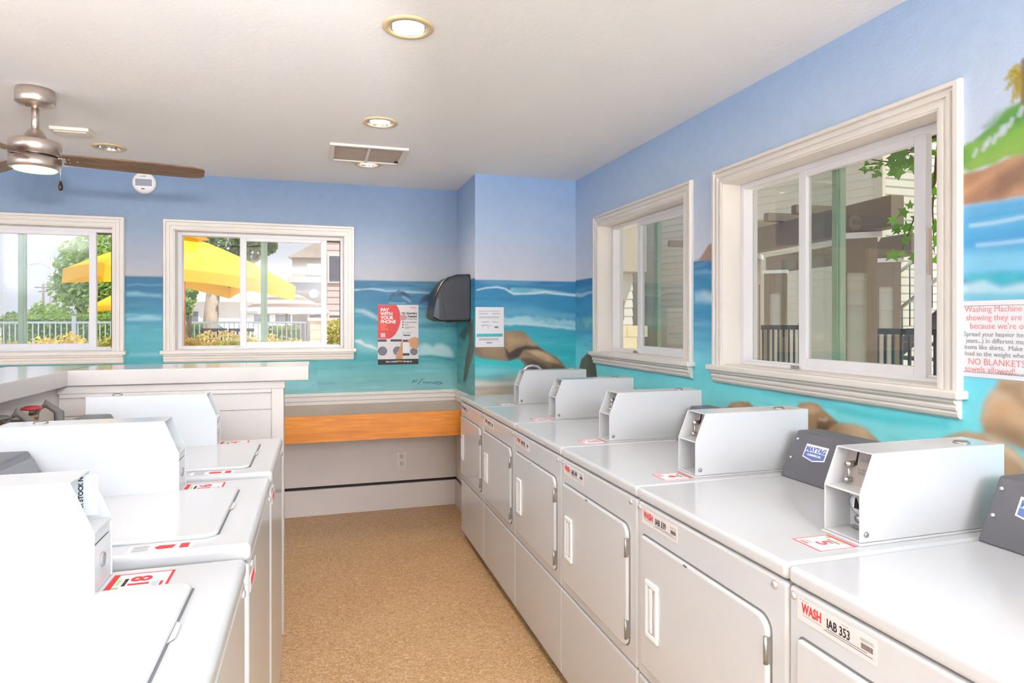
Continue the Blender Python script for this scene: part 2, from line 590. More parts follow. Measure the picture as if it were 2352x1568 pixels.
cv.poly([(380, 532), (450, 545), (560, 515), (700, 522), (850, 530), (1000, 560), (1190, 575), (1190, 672), (1050, 655), (900, 640), (700, 622), (540, 608), (380, 615)], C(176, 218, 224), .95, .012, OC, C(128, 190, 200), 10, 18, 9, .02)
cv.stroke([(380, 605), (540, 598), (700, 612), (900, 632), (1050, 645), (1190, 665)], .006, C(214, 234, 236), .8, .01, OC)
BRN, BRD, BRL = C(124, 100, 78), C(58, 46, 40), C(204, 178, 138)
cv.poly([(20, 950), (40, 860), (200, 760), (390, 690), (560, 680), (620, 715), (700, 790), (790, 880), (880, 925), (970, 975), (1040, 1045), (1100, 1125), (1100, 1180), (650, 1180), (640, 1110), (600, 1050), (530, 1003), (440, 1027), (330, 1020), (200, 1006), (100, 990)], BRN, 1, .008, OC, C(152, 128, 98), 5, 8, 13, .008)
cv.poly([(390, 700), (560, 690), (660, 760), (740, 850), (560, 830), (420, 810)], BRL, .8, .02, OC, C(160, 132, 100), 8, 8)
cv.poly([(390, 870), (440, 930), (520, 880), (640, 850), (800, 900), (700, 880), (600, 900), (540, 990), (440, 1025), (400, 960)], BRD, .95, .010, OC)
cv.poly([(420, 800), (560, 750), (640, 800), (600, 840), (480, 850), (430, 870)], C(176, 148, 112), .8, .012, OC)
cv.poly([(210, 890), (300, 880), (280, 960), (230, 970)], C(166, 140, 110), .8, .012, OC)
cv.poly([(620, 860), (760, 860), (830, 910), (760, 905), (650, 900)], C(78, 62, 52), .9, .010, OC)
cv.poly([(40, 900), (200, 870), (330, 900), (410, 950), (420, 1020), (330, 1018), (100, 985), (30, 950)], C(96, 78, 62), .7, .02, OC, C(150, 124, 96), 9, 9)
cv.poly([(560, 990), (680, 990), (800, 1040), (900, 1110), (860, 1180), (650, 1180), (620, 1080)], BRD, .9, .012, OC, C(104, 84, 68), 8, 10)
cv.poly([(640, 905), (760, 900), (880, 950), (980, 1010), (1040, 1080), (960, 1060), (840, 1020), (720, 960)], C(206, 172, 132), .9, .010, OC, C(172, 142, 108), 14, 10)
cv.poly([(930, 1050), (1010, 1055), (1080, 1115), (1000, 1150), (900, 1110)], C(94, 78, 66), .85, .012, OC)
cv.poly([(40, 965), (120, 1000), (330, 1030), (440, 1036), (530, 1012), (600, 1060), (640, 1120), (560, 1100), (300, 1070), (40, 1030)], C(14, 186, 184), .8, .03, OC)
cv.poly([(30, 1180), (300, 1200), (560, 1240), (560, 1260), (250, 1255), (60, 1225)], C(74, 180, 184), .6, .02, OC)
cv.poly([(30, 1250), (250, 1270), (560, 1250), (560, 1285), (250, 1305), (30, 1310)], C(226, 226, 218), .8, .02, OC)
def b3(S, Z):
    return np.stack([S, np.full_like(S, YC), Z], 1)
wall_column_face = wall_grid('wall_column_face', s, z, b3, cv.c, [], MURAL)
s = axis_lines(YC, YB, 0.008, [], (YC, YB))
z = axis_lines(0, HC, 0.008, [], (0.85, HC))
cv = Canvas(s, z, lambda u, v: tuple(onx(u, v, XC))[1:])
sky_sea(cv, 1.722, [(0.86, C(128, 180, 172)), (1.1, C(96, 172, 168)), (1.3, C(74, 160, 166)), (1.5, C(60, 140, 164)), (1.73, C(48, 112, 150))], seed=51)
OD = (840, 600, 5.227)
cv.poly([(1230, 740), (1290, 700), (1300, 1100), (1250, 1250), (1215, 1400), (1195, 1460), (1170, 1440), (1185, 1300), (1200, 1150), (1240, 980)], C(104, 98, 80), .9, .02, OD, C(66, 60, 48), 6, 6)
cv.poly([(1130, 870), (1180, 800), (1220, 770), (1230, 850), (1190, 950), (1150, 930)], C(70, 78, 70), .85, .02, OD)
cv.mixin((0.853 - cv.Z) / 0.01, low)
def b3(S, Z):
    return np.stack([np.full_like(S, XC), S, Z], 1)
wall_column_side = wall_grid('wall_column_side', s, z, b3, cv.c, [], MURAL)

# ---- right wall
s = axis_lines(YF, YC, 0.0055, [a for w in RW for a in (w[0], w[0] - w[1])], (0.95, YC))
z = axis_lines(0, HC, 0.0055, [WZ0, WZ1], (0.9, HC))
cv = Canvas(s, z, lambda u, v: tuple(onx(u, v, XR))[1:])
sky_sea(cv, 1.718, [(0.86, C(164, 240, 240)), (1.0, C(150, 238, 240)), (1.12, C(126, 230, 236)), (1.25, C(116, 212, 230)), (1.4, C(70, 150, 190)), (1.55, C(70, 150, 192)), (1.72, C(52, 122, 172))], seed=71, top=C(162, 188, 222), mid=C(192, 208, 230), low=C(220, 222, 232))
# between the windows
OG = (1060, 380, 3.015)
cv.poly([(1615, 655), (1648, 645), (1680, 600), (1710, 548), (1735, 538), (1760, 545), (1790, 600), (1800, 660)], C(176, 146, 130), 1, .006, OG, C(150, 122, 108), 8, 8)
cv.poly([(1615, 880), (1680, 870), (1760, 890), (1760, 948), (1615, 945)], C(160, 206, 226), .85, .02, OG, C(210, 230, 238), 8, 14)
cv.poly([(1615, 735), (1690, 720), (1750, 735), (1750, 750), (1615, 750)], C(150, 200, 226), .6, .015, OG)
cv.poly([(1615, 1090), (1700, 1080), (1750, 1095), (1750, 1115), (1615, 1105)], C(140, 196, 226), .6, .02, OG)
# by the column
cv.stroke([(797, 895), (830, 900), (880, 880), (918, 875)], [.012, .012, .006, .004], C(205, 228, 232), .8, .012, OG)
cv.poly([(797, 1060), (850, 1055), (920, 1050), (920, 1145), (860, 1130), (797, 1138)], C(140, 200, 206), .8, .02, OG, C(100, 172, 186), 10, 14)
cv.poly([(815, 1400), (830, 1340), (870, 1300), (910, 1310), (925, 1340), (940, 1470), (840, 1500)], C(112, 100, 78), .95, .01, OG, C(78, 70, 58), 7, 7)
# under the windows
OR_ = (1590, 840, 3.0866)
cv.poly([(1040, 320), (1250, 330), (1500, 370), (1800, 400), (1800, 430), (1500, 420), (1250, 380)], C(44, 196, 206), .8, .03, OR_)
cv.poly([(1000, 345), (1200, 390), (1400, 440), (1700, 470), (1400, 500), (1100, 400)], C(150, 226, 228), .6, .03, OR_)
SND, SNL, SND2 = C(172, 138, 104), C(214, 184, 150), C(120, 92, 68)
cv.poly([(240, 300), (275, 262), (330, 250), (400, 256), (435, 285), (445, 330), (420, 400), (240, 400)], SND, 1, .006, OR_, C(196, 164, 128), 10, 12)
cv.poly([(740, 300), (760, 262), (830, 255), (885, 265), (930, 310), (990, 360), (1035, 402), (980, 455), (900, 480), (700, 480)], SND, 1, .006, OR_, C(200, 166, 128), 9, 11)
cv.poly([(880, 400), (930, 375), (970, 385), (1035, 402), (980, 455), (890, 440)], SND2, .85, .008, OR_)
cv.poly([(770, 290), (850, 275), (900, 310), (860, 340), (790, 330)], C(214, 180, 142), .8, .012, OR_)
cv.poly([(270, 275), (330, 262), (360, 290), (300, 310)], C(204, 174, 138), .8, .010, OR_)
cv.poly([(880, 430), (960, 430), (985, 455), (900, 480)], C(96, 72, 54), .8, .010, OR_)
cv.poly([(900, 378), (960, 378), (940, 392)], C(226, 206, 180), .9, .008, OR_)
cv.poly([(960, 460), (1000, 415), (1060, 405), (1160, 415), (1230, 440), (1280, 490), (1340, 545), (1340, 640), (960, 640)], SNL, 1, .008, OR_, C(182, 148, 112), 8, 9)
cv.poly([(1750, 525), (1820, 490), (1940, 462), (2060, 478), (2180, 520), (2280, 590), (2352, 660), (2352, 803), (2200, 803), (1750, 640)], C(190, 158, 124), 1, .008, OR_, SNL, 6, 7)
cv.poly([(2080, 490), (2200, 540), (2300, 620), (2352, 680), (2352, 720), (2260, 640), (2150, 560)], C(232, 212, 184), .8, .012, OR_)
cv.poly([(2175, 90), (2352, 100), (2400, 100), (2400, 640), (2352, 600), (2280, 560), (2180, 520), (2070, 480), (2060, 420), (2045, 380), (2070, 270), (2110, 195), (2150, 160)], C(182, 150, 118), 1, .008, OR_, C(206, 172, 136), 5, 5)
cv.poly([(2070, 270), (2120, 180), (2165, 170), (2250, 220), (2200, 260), (2110, 330), (2060, 400)], C(206, 186, 164), .9, .02, OR_)
cv.poly([(2130, 260), (2200, 250), (2240, 300), (2180, 360), (2100, 380)], C(216, 170, 122), .8, .03, OR_)
cv.poly([(2070, 430), (2200, 400), (2352, 470), (2400, 560), (2352, 590), (2180, 520), (2070, 475)], C(134, 108, 84), .8, .03, OR_, C(168, 140, 110), 6, 6)
cv.poly([(2190, 110), (2352, 110), (2400, 330), (2352, 300), (2250, 210), (2170, 160)], C(160, 134, 108), .8, .02, OR_)
# the island beyond the big window
cv.poly([(2195, 470), (2352, 448), (2420, 440), (2420, 640), (2195, 640)], C(84, 166, 214), .95, .02, None, C(112, 188, 226), 2.5, 22)
cv.poly([(2195, 545), (2352, 520), (2420, 515), (2420, 555), (2195, 575)], C(66, 148, 204), .7, .03)
cv.stroke([(2230, 518), (2280, 512), (2352, 498), (2420, 490)], .005, C(196, 224, 240), .8, .006)
cv.stroke([(2245, 563), (2300, 558), (2352, 552), (2420, 548)], .005, C(190, 222, 240), .7, .006)
cv.poly([(2195, 585), (2260, 578), (2420, 575), (2420, 620), (2195, 630)], C(138, 202, 230), .7, .02)
cv.poly([(2205, 635), (2240, 628), (2300, 622), (2352, 622), (2420, 622), (2420, 655), (2300, 655), (2250, 652)], C(96, 194, 208), .95, .01, None, C(70, 174, 196), 12, 24)
cv.poly([(2195, 655), (2260, 645), (2300, 660), (2352, 650), (2420, 645), (2420, 675), (2195, 675)], C(214, 236, 240), .9, .012, None, C(180, 222, 232), 8, 14)
cv.poly([(2195, 672), (2420, 672), (2420, 860), (2195, 860)], C(150, 206, 228), .8, .03, None, C(120, 200, 216), 3, 9)
cv.poly([(2195, 402), (2260, 388), (2352, 345), (2420, 320), (2420, 440), (2352, 450), (2195, 474)], C(190, 150, 120), 1, .006, None, C(166, 126, 98), 5, 5)
cv.poly([(2270, 450), (2290, 405), (2352, 365), (2420, 340), (2420, 410), (2330, 430), (2300, 455)], C(130, 100, 82), .8, .02)
cv.poly([(2205, 440), (2260, 405), (2280, 400), (2240, 435), (2215, 450)], C(214, 166, 130), .7, .02)
cv.poly([(2190, 345), (2240, 325), (2262, 300), (2290, 270), (2320, 250), (2352, 228), (2420, 190), (2420, 330), (2352, 348), (2290, 372), (2195, 400)], C(76, 138, 62), 1, .008, None, C(128, 172, 78), 9, 9, 5, .02)
cv.poly([(2265, 295), (2295, 265), (2325, 245), (2380, 205), (2420, 250), (2352, 270), (2300, 300)], C(48, 112, 62), .8, .02, None, C(90, 150, 72), 14, 14, 15, .02)
cv.poly([(2200, 380), (2260, 362), (2352, 325), (2420, 300), (2420, 325), (2352, 345), (2280, 370), (2200, 396)], C(150, 176, 92), .7, .02)
for u, v, w in ((2262, 335, .007), (2270, 325, .006), (2285, 318, .007), (2300, 300, .008), (2308, 296, .008), (2322, 280, .006), (2345, 255, .007), (2240, 350, .005)):
    cv.stroke([(u - 3, v + 8), (u + 3, v - 6)], w, C(206, 214, 226), .7, .005)
for tip in ((2310, 182), (2312, 205), (2318, 165), (2325, 235), (2338, 225), (2350, 235), (2390, 190), (2385, 225), (2375, 165)):
    cv.stroke([(2350, 172), ((2350 + tip[0]) / 2, (172 + tip[1]) / 2 - 12), tip], [.007, .011, .003], C(148, 132, 48), .95, .005)
    cv.stroke([(2350, 170), ((2350 + tip[0]) / 2, (172 + tip[1]) / 2 - 16), tip], [.003, .004, .002], C(186, 170, 90), .9, .004)
cv.stroke([(2352, 140), (2354, 180), (2352, 232)], .008, C(120, 96, 70), .9, .004)
def b3(S, Z):
    return np.stack([np.full_like(S, XR), S, Z], 1)
holes = [(a - w, a, WZ0, WZ1) for a, w in RW]
X0, X1 = XR + .02, XR + .16
sh = [(X0, X1, YF - .2, YB + .16, -.2, WZ0), (X0, X1, YF - .2, YB + .16, WZ1, 2.6)]
ys = [YF - .2, RW[0][0] - RW[0][1], RW[0][0], RW[1][0] - RW[1][1], RW[1][0], YB + .16]
for i in (0, 2, 4):
    sh.append((X0, X1, ys[i], ys[i + 1], WZ0, WZ1))
wall_right = wall_grid('wall_right', s, z, b3, cv.c, holes, MURAL, sh, OUTER)
# ------------------------------------------------------------------ floor, ceiling, other walls
def floor_material():
    m = bpy.data.materials.new('speckled_vinyl_floor')
    m.use_nodes = True
    nt = m.node_tree
    b = nt.nodes['Principled BSDF']
    b.inputs['Roughness'].default_value = 0.42
    b.inputs['Specular IOR Level'].default_value = 0.35
    tc = nt.nodes.new('ShaderNodeTexCoord')
    base = rgb(206, 164, 118)
    mp = nt.nodes.new('ShaderNodeMapping')
    mp.inputs['Scale'].default_value = (1.0, 1.6, 1)
    mp.inputs['Rotation'].default_value = (0, 0, 0.5)
    nt.links.new(tc.outputs['Object'], mp.inputs[0])
    def layer(scale, lo, hi, col, prev, dist=0.0):
        n = nt.nodes.new('ShaderNodeTexNoise')
        n.inputs['Scale'].default_value = scale
        n.inputs['Detail'].default_value = 2
        n.inputs['Distortion'].default_value = dist
        nt.links.new(mp.outputs[0], n.inputs['Vector'])
        r = nt.nodes.new('ShaderNodeValToRGB')
        r.color_ramp.elements[0].position = lo
        r.color_ramp.elements[1].position = hi
        nt.links.new(n.outputs[0], r.inputs[0])
        mx = nt.nodes.new('ShaderNodeMix')
        mx.data_type = 'RGBA'
        nt.links.new(r.outputs[0], mx.inputs[0])
        if isinstance(prev, tuple):
            mx.inputs[6].default_value = (*prev, 1)
        else:
            nt.links.new(prev, mx.inputs[6])
        mx.inputs[7].default_value = (*col, 1)
        return mx.outputs[2]
    c = layer(2.2, 0.35, 0.75, rgb(196, 152, 104), base)
    c = layer(60, 0.5, 0.58, rgb(230, 194, 148), c, 1.6)
    c = layer(78, 0.59, 0.64, rgb(164, 118, 76), c, 2.0)
    c = layer(96, 0.66, 0.70, rgb(112, 78, 50), c, 1.6)
    nt.links.new(c, b.inputs['Base Color'])
    return m
struct(MB().box(XL - .2, XR + .16, YF - .2, YB + .16, -0.2, 0).obj('floor', floor_material()))

CANS = [(0.30, 2.222), (0.305, 3.325), (0.31, 4.226), (-1.169, 4.265), (0.30, 1.12), (0.30, 0.02), (0.30, -1.08)]
mb = MB()
xs = sorted({XL - .2, XR + .16} | {round(c[0] + d, 4) for c in CANS for d in (-.06, .06)})
ys = sorted({YF - .2, YB + .16} | {round(c[1] + d, 4) for c in CANS for d in (-.06, .06)})
for i in range(len(xs) - 1):
    for j in range(len(ys) - 1):
        mx_, my_ = (xs[i] + xs[i + 1]) / 2, (ys[j] + ys[j + 1]) / 2
        if any(abs(mx_ - c[0]) < .06 and abs(my_ - c[1]) < .06 for c in CANS):
            continue
        mb.face(((xs[i], ys[j], HC), (xs[i], ys[j + 1], HC), (xs[i + 1], ys[j + 1], HC), (xs[i + 1], ys[j], HC)))
bmesh.ops.remove_doubles(mb.bm, verts=mb.bm.verts, dist=1e-5)
struct(mb.obj('ceiling', CEIL, fix=False))
SOFFIT = mat('brown_soffit', rgb(150, 124, 98), 0.7, var=0.06)
mb = MB().box(XL - 1.2, XR + 1.25, YF - 1.2, YB + 1.15, 2.62, 2.74)
mb.box(XR + .16, XR + 1.05, YF - 1.2, YB + 1.1, 2.36, 2.62)
mb.box(XL - 1.2, XR + .16, YB + .16, YB + 1.1, 2.4, 2.62)  # unseen back eave, added to keep sun out of the back windows
struct(mb.obj('roof', SOFFIT))
PALE = mat('pale_blue_wall_paint', rgb(206, 214, 226), 0.6, var=0.04, scale=1.5, bump=0.2)
struct(MB().box(XL - .16, XL, YF - .2, YB + .16, -.2, 2.62).obj('wall_left', PALE))
mb = MB().box(XL - .16, -1.9, YF - .16, YF, -.2, 2.62).box(0.2, XR + .16, YF - .16, YF, -.2, 2.62).box(-1.9, 0.2, YF - .16, YF, 2.05, 2.62)
struct(mb.obj('wall_front', PALE))
d_ = struct(MB().box(-1.9, .2, YF - .1, YF - .05, 0, 2.05).obj('added_door', VINYL, bevel=.004))  # unseen door, added to shut daylight off the near washers
struct(MB().lathe([(.0, .06), (.025, .055), (.028, .03), (.012, .02), (.012, 0)], 16, (.1, YF - .05, 1.0), axis='y').obj('door_handle', CHROME, d_))

# lower wall under the folding shelf: plywood panel, dark joint and base board
LOWW = mat('lower_wall_white_paint', rgb(226, 216, 208), 0.5, var=0.05, scale=2.5)
struct(MB().box(-1.05, XC - .012, YB - .012, YB, 0.212, 0.82).obj('trim_1', LOWW, bevel=.002))
struct(MB().box(-1.05, XC - .016, YB - .018, YB, 0.0, 0.192).obj('baseboard_back', LOWW, bevel=.003))
struct(MB().box(-1.05, XC, YB - .004, YB - .001, 0.19, 0.215).obj('trim_2', GAPM))
struct(MB().box(XC - .012, XC, YC, YB - .012, 0.212, 0.82).obj('trim_3', LOWW, bevel=.002))
struct(MB().box(XC - .018, XC, YC, YB - .018, 0.0, 0.192).obj('baseboard_column', LOWW, bevel=.003))
struct(MB().box(XC - .004, XC - .001, YC, YB, 0.19, 0.215).obj('trim_4', GAPM))
RAIL = [(0, .812), (-.014, .812), (-.014, .832), (-.020, .838), (-.020, .850), (-.012, .856), (-.012, .866), (-.022, .874), (-.022, .886), (-.010, .893), (0, .893)]
struct(MB().prism([(YB + p[0], p[1]) for p in RAIL], 'x', -1.05, XC - .0).obj('trim_5', TRIM))
struct(MB().prism([(XC + p[0], p[1]) for p in RAIL], 'y', YC + .0, YB - .02).obj('trim_6', TRIM))

# ------------------------------------------------------------------ windows
def glass_material(name, tint, refl=1.0):
    m = bpy.data.materials.new(name)
    m.use_nodes = True
    nt = m.node_tree
    nt.nodes.remove(nt.nodes['Principled BSDF'])
    t = nt.nodes.new('ShaderNodeBsdfTransparent')
    t.inputs[0].default_value = (*tint, 1)
    g = nt.nodes.new('ShaderNodeBsdfGlossy')
    g.inputs['Roughness'].default_value = 0.0
    f = nt.nodes.new('ShaderNodeLayerWeight')
    f.inputs[0].default_value = 0.5
    po = nt.nodes.new('ShaderNodeMath')
    po.operation = 'POWER'
    po.inputs[1].default_value = 5.0
    nt.links.new(f.outputs['Facing'], po.inputs[0])
    mu = nt.nodes.new('ShaderNodeMath')
    mu.operation = 'MULTIPLY_ADD'
    mu.inputs[1].default_value = 0.95 * refl
    mu.inputs[2].default_value = 0.045 * refl
    mu.use_clamp = True
    nt.links.new(po.outputs[0], mu.inputs[0])
    mx = nt.nodes.new('ShaderNodeMixShader')
    nt.links.new(mu.outputs[0], mx.inputs[0])
    nt.links.new(t.outputs[0], mx.inputs[1])
    nt.links.new(g.outputs[0], mx.inputs[2])
    nt.links.new(mx.outputs[0], nt.nodes['Material Output'].inputs[0])
    return m
GLASS = glass_material('window_glass', (0.965, 0.97, 0.965))
GLASST = glass_material('tinted_window_glass', (0.9, 0.92, 0.9), 1.4)
GSTILE = mat('green_weathered_aluminium', rgb(164, 188, 162), 0.5, var=0.08, scale=6)
DARKT = mat('dark_bronze_track', rgb(74, 60, 52), 0.6, var=0.05)
FLUTE = [(0.0, 0.010), (0.004, 0.016), (0.017, 0.016), (0.0195, 0.010), (0.026, 0.010), (0.029, 0.017), (0.041, 0.017), (0.0435, 0.010), (0.050, 0.010), (0.053, 0.021), (0.066, 0.021), (0.070, 0.012), (0.070, -0.001)]
def make_window(name, loc, rotz, W, gl):
    H = WZ1 - WZ0
    r = bpy.data.objects.new(name, None)
    r.location = loc
    r.rotation_euler = (0, 0, rotz)
    COL.objects.link(r)
    struct(r)
    S = struct
    # fluted casing on three sides, mitred
    mb = MB()
    rows = []
    for d, h in FLUTE:
        rows.append([mb.bm.verts.new(p) for p in ((-d, -h, 0), (-d, -h, H + d), (W + d, -h, H + d), (W + d, -h, 0))])
    for i in range(len(rows) - 1):
        for k in range(3):
            mb.bm.faces.new((rows[i][k], rows[i][k + 1], rows[i + 1][k + 1], rows[i + 1][k]))
    S(mb.obj('casing', TRIM, r))
    mb = MB().box(-.004, .004, -.012, .165, 0, H).box(W - .004, W + .004, -.012, .165, 0, H).box(-.004, W + .004, -.012, .165, H - .004, H + .004).box(-.004, W + .004, 0, .165, -.008, .004)
    S(mb.obj('jamb', TRIM, r))
    S(MB().box(-.085, W + .085, -.045, .004, -.026, .0).obj('sill', TRIM, r, bevel=.006, seg=3))
    AP = [(0, -.026), (-.034, -.026), (-.034, -.034), (-.028, -.040), (-.022, -.042), (-.026, -.050), (-.024, -.058), (-.017, -.061), (-.020, -.069), (-.016, -.078), (-.008, -.084), (0, -.084)]
    S(MB().prism(AP, 'x', -.066, W + .066).obj('apron', TRIM, r))
    # vinyl frame
    f = .03
    mb = MB().box(.004, f, .085, .16, .004, H - .004).box(W - f, W - .004, .085, .16, .004, H - .004).box(f, W - f, .085, .16, .004, f * .6).box(f, W - f, .085, .16, H - f * .9, H - .004)
    mb.box(f, W - f, .1, .105, f * .6, f * .9)
    S(mb.obj('frame', VINYL, r, bevel=.002))
    S(MB().box(W - f - .004, W - f + .002, .08, .084, .02, H - .03).box(W / 2 + .02, W - f, .14, .146, H - .036, H - .027).obj('track', DARKT, r))
    # fixed half: pane and the green meeting stile
    S(MB().box(f, W / 2, .1335, .1365, f * .6, H - f).obj('fixed_pane', gl, r))
    S(MB().box(W / 2 - .022, W / 2 + .022, .124, .15, f * .6, H - f).box(W / 2 + .006, W / 2 + .012, .118, .124, f * .6, H - f).obj('meeting_stile', GSTILE, r, bevel=.002))
    # sliding sash, pushed partly open
    a, b = W / 2 - .16, W - .125
    st = .043
    mb = MB().box(a, a + st, .088, .116, .008, H - .012).box(b - st, b, .088, .116, .008, H - .012).box(a + st, b - st, .088, .116, .008, .052).box(a + st, b - st, .088, .116, H - .053, H - .012)
    s_ = S(mb.obj('sash', VINYL, r, bevel=.003))
    S(MB().box(a + st - .002, b - st + .002, .101, .104, .05, H - .05).obj('pane', gl, s_))
    S(MB().box(b - .004, b + .005, .094, .11, H * .42, H * .6).obj('pull_strip', mat('worn_weatherstrip', rgb(214, 198, 184), 0.8, var=0.1), s_))
    S(MB().box(a - .034, a + .016, .078, .092, .003, .016).box(a - .03, a - .012, .074, .08, .016, .02).box(a - .005, a + .012, .074, .08, .016, .02).obj('latch', CHROME, s_, bevel=.001))
    return r
make_window('window_1', (BW[0][0], YB, WZ0), 0, BW[0][1], GLASS)
make_window('window_2', (BW[1][0], YB, WZ0), 0, BW[1][1], GLASS)
make_window('window_3', (XR, RW[0][0], WZ0), -HALF, RW[0][1], GLASST)
make_window('window_4', (XR, RW[1][0], WZ0), -HALF, RW[1][1], GLASST)

# ------------------------------------------------------------------ half wall and its ledge behind the washers
BOARD = mat('white_painted_boards', rgb(216, 207, 200), 0.45, var=0.05, scale=4, bump=0.1, bscale=30)
mb = MB()
for i in range(8):
    z0 = i * .146 + .002
    mb.box(-1.03, -.2, 3.085, 3.16, z0, min(z0 + .1435, 1.15))
mb.box(-1.03, -.2, 3.092, 3.155, 0, 1.15)
mb.box(-1.11, -1.03, YF, 3.16, 0, 1.15)
pw = struct(mb.obj('wall_partition', BOARD, bevel=.0015))
struct(MB().box(-.2, -.148, 3.072, 3.165, 0, 1.155).box(-1.03, -.142, 3.066, 3.086, 1.118, 1.155).box(-1.025, -.2, 3.07, 3.085, 1.1, 1.118).obj('trim_7', BOARD, bevel=.003))
LEDGE = mat('white_glossy_laminate', rgb(194, 187, 182), 0.16, coat=0.3, var=0.03)
t = thing('ledge_counter', 'long white L-shaped counter ledge capping the half wall behind the washers', 'counter', (-.5, 3.1, 1.155))
L = [(.46, -.07), (.46, .27), (-.82, .27), (-.82, YF - 3.1 + .02), (-.48, YF - 3.1 + .02), (-.48, -.07)]
MB().prism(L[::-1], 'z', .0, .064).obj('worktop', LEDGE, t, bevel=.003)
MB().box(-.481, -.479, -.072, .27, .0642, .0646).obj('seam', GAPM, t)

# ------------------------------------------------------------------ folding shelf at the back wall
def wood(name, c1, c2, rough=.4, scale=(1, 14, 14)):
    m = bpy.data.materials.new(name)
    m.use_nodes = True
    nt = m.node_tree
    b = nt.nodes['Principled BSDF']
    b.inputs['Roughness'].default_value = rough
    tc = nt.nodes.new('ShaderNodeTexCoord')
    mp = nt.nodes.new('ShaderNodeMapping')
    mp.inputs['Scale'].default_value = scale
    n = nt.nodes.new('ShaderNodeTexNoise')
    n.inputs['Scale'].default_value = 3
    n.inputs['Detail'].default_value = 6
    n.inputs['Distortion'].default_value = 1.2
    r = nt.nodes.new('ShaderNodeValToRGB')
    r.color_ramp.elements[0].position = .3
    r.color_ramp.elements[1].position = .7
    r.color_ramp.elements[0].color = (*c1, 1)
    r.color_ramp.elements[1].color = (*c2, 1)
    nt.links.new(tc.outputs['Object'], mp.inputs[0])
    nt.links.new(mp.outputs[0], n.inputs['Vector'])
    nt.links.new(n.outputs[0], r.inputs[0])
    nt.links.new(r.outputs[0], b.inputs['Base Color'])
    return m
t = thing('folding_shelf', 'orange wooden folding shelf fixed along the back wall above the outlet', 'shelf', (0, YC + .3, .64))
MB().box(-.95, XC - .015, -.275, .288, .118, .168).obj('shelf_top', mat('brown_laminate', rgb(176, 142, 112), 0.25, var=0.05), t, bevel=.002)
MB().box(-.95, XC - .015, -.297, -.275, 0, .17).obj('fascia_board', wood('orange_stained_wood', rgb(206, 120, 34), rgb(238, 150, 46)), t, bevel=.002)
MB().box(-.95, XC - .015, .26, .288, .02, .118).obj('wall_cleat', LOWW, t)

# ------------------------------------------------------------------ ceiling fittings
GOLD = mat('beige_gold_trim_ring', rgb(214, 192, 148), 0.35, var=0.04)
REFL = mat('can_reflector', rgb(225, 222, 220), 0.12, metal=1.0, var=0.02)
def bulb(name, e):
    return mat(name, (0.95, 0.93, 0.9), 0.4, var=0.01, emit=((1.0, 0.95, 0.88), e))
BULB_ON = bulb('lit_bulb_lens', 6.0)
BULB_OFF = mat('unlit_bulb_lens', rgb(220, 214, 204), 0.3, var=0.02)
CANLAB = ['lit recessed ceiling light with the broadest gold ring, nearest in the row', 'recessed ceiling light between the large gold one and the vent', 'recessed ceiling light right beside the ceiling vent', 'unlit recessed ceiling light beyond the fan housing', 'recessed ceiling light over the near dryers', 'recessed ceiling light over the aisle beside the nearest washer', 'recessed ceiling light over the aisle near the unseen added door']
can0 = None
for i, (x, y) in enumerate(CANS):
    on = i != 3
    t = thing('ceiling_light', CANLAB[i], 'ceiling light', (x, y, HC), 0, 'recessed ceiling lights')
    if can0 is None:
        can0 = [MB().lathe([(.064, -.004), (.064, -.007), (.084, -.007), (.089, -.003), (.089, .0005), (.062, .0005)], 40, closed=True).obj('trim_ring', GOLD, t),
                MB().lathe([(.064, -.003), (.058, .03), (.053, .09), (.0, .092)], 32, closed=True).obj('reflector', REFL, t),
                MB().lathe([(.0, .006), (.03, .007), (.044, .012), (.048, .022), (.048, .05), (.03, .085)], 32).obj('bulb', BULB_ON, t)]
    else:
        for o in can0:
            c = o.copy()
            if o.name.startswith('bulb') and not on:
                c.data = o.data.copy()
                c.data.materials[0] = BULB_OFF
            COL.objects.link(c)
            c.parent = t
    if on:
        l = bpy.data.lights.new('can_lamp', 'SPOT')
        l.energy = 13
        l.spot_size = math.radians(150)
        l.spot_blend = 0.7
        l.shadow_soft_size = 0.05
        l.color = (1.0, 0.95, 0.88)
        lo = bpy.data.objects.new('can_lamp', l)
        COL.objects.link(lo)
        lo.parent = t
        lo.location = (0, 0, -.02)

t = thing('ceiling_vent', 'white framed double return-air grille with dark mesh in the ceiling', 'vent', (.29, 3.97, HC))
MB().box(-.225, .225, -.19, -.165, -.014, 0).box(-.225, .225, .165, .19, -.014, 0).box(-.225, -.195, -.165, .165, -.014, 0).box(.195, .225, -.165, .165, -.014, 0).box(-.008, .008, -.165, .165, -.014, 0).obj('frame', mat('vent_white_paint', rgb(232, 224, 216), .5, var=.03), t, bevel=.003)
GRL = mat('vent_mesh_grey', rgb(176, 160, 148), .7, var=.06)
for x0 in (-.195, .008):
    mb = MB().box(x0, x0 + .187, -.165, .165, -.004, -.002)
    for k in range(30):
        y = -.16 + k * .011
        mb.box(x0, x0 + .187, y, y + .006, -.0075, -.004)
    mb.obj('grille', GRL, t, fix=False)
MB().lathe([(.0, -.013), (.012, -.012), (.014, -.008), (.01, -.004)], 14, (.185, .12, -.003)).obj('torn_patch', GAPM, t)
t = MB().box(-.09, .09, -.05, .05, -.018, 0).box(-.075, .075, -.035, .035, -.024, -.018).obj('ceiling_plate', mat('plate_ivory', rgb(240, 230, 214), .5, var=.02), bevel=.004)
t.location = (-1.25, 3.93, HC)
tag(t, 'small flat ivory plate on the ceiling behind the fan rod', 'ceiling plate')

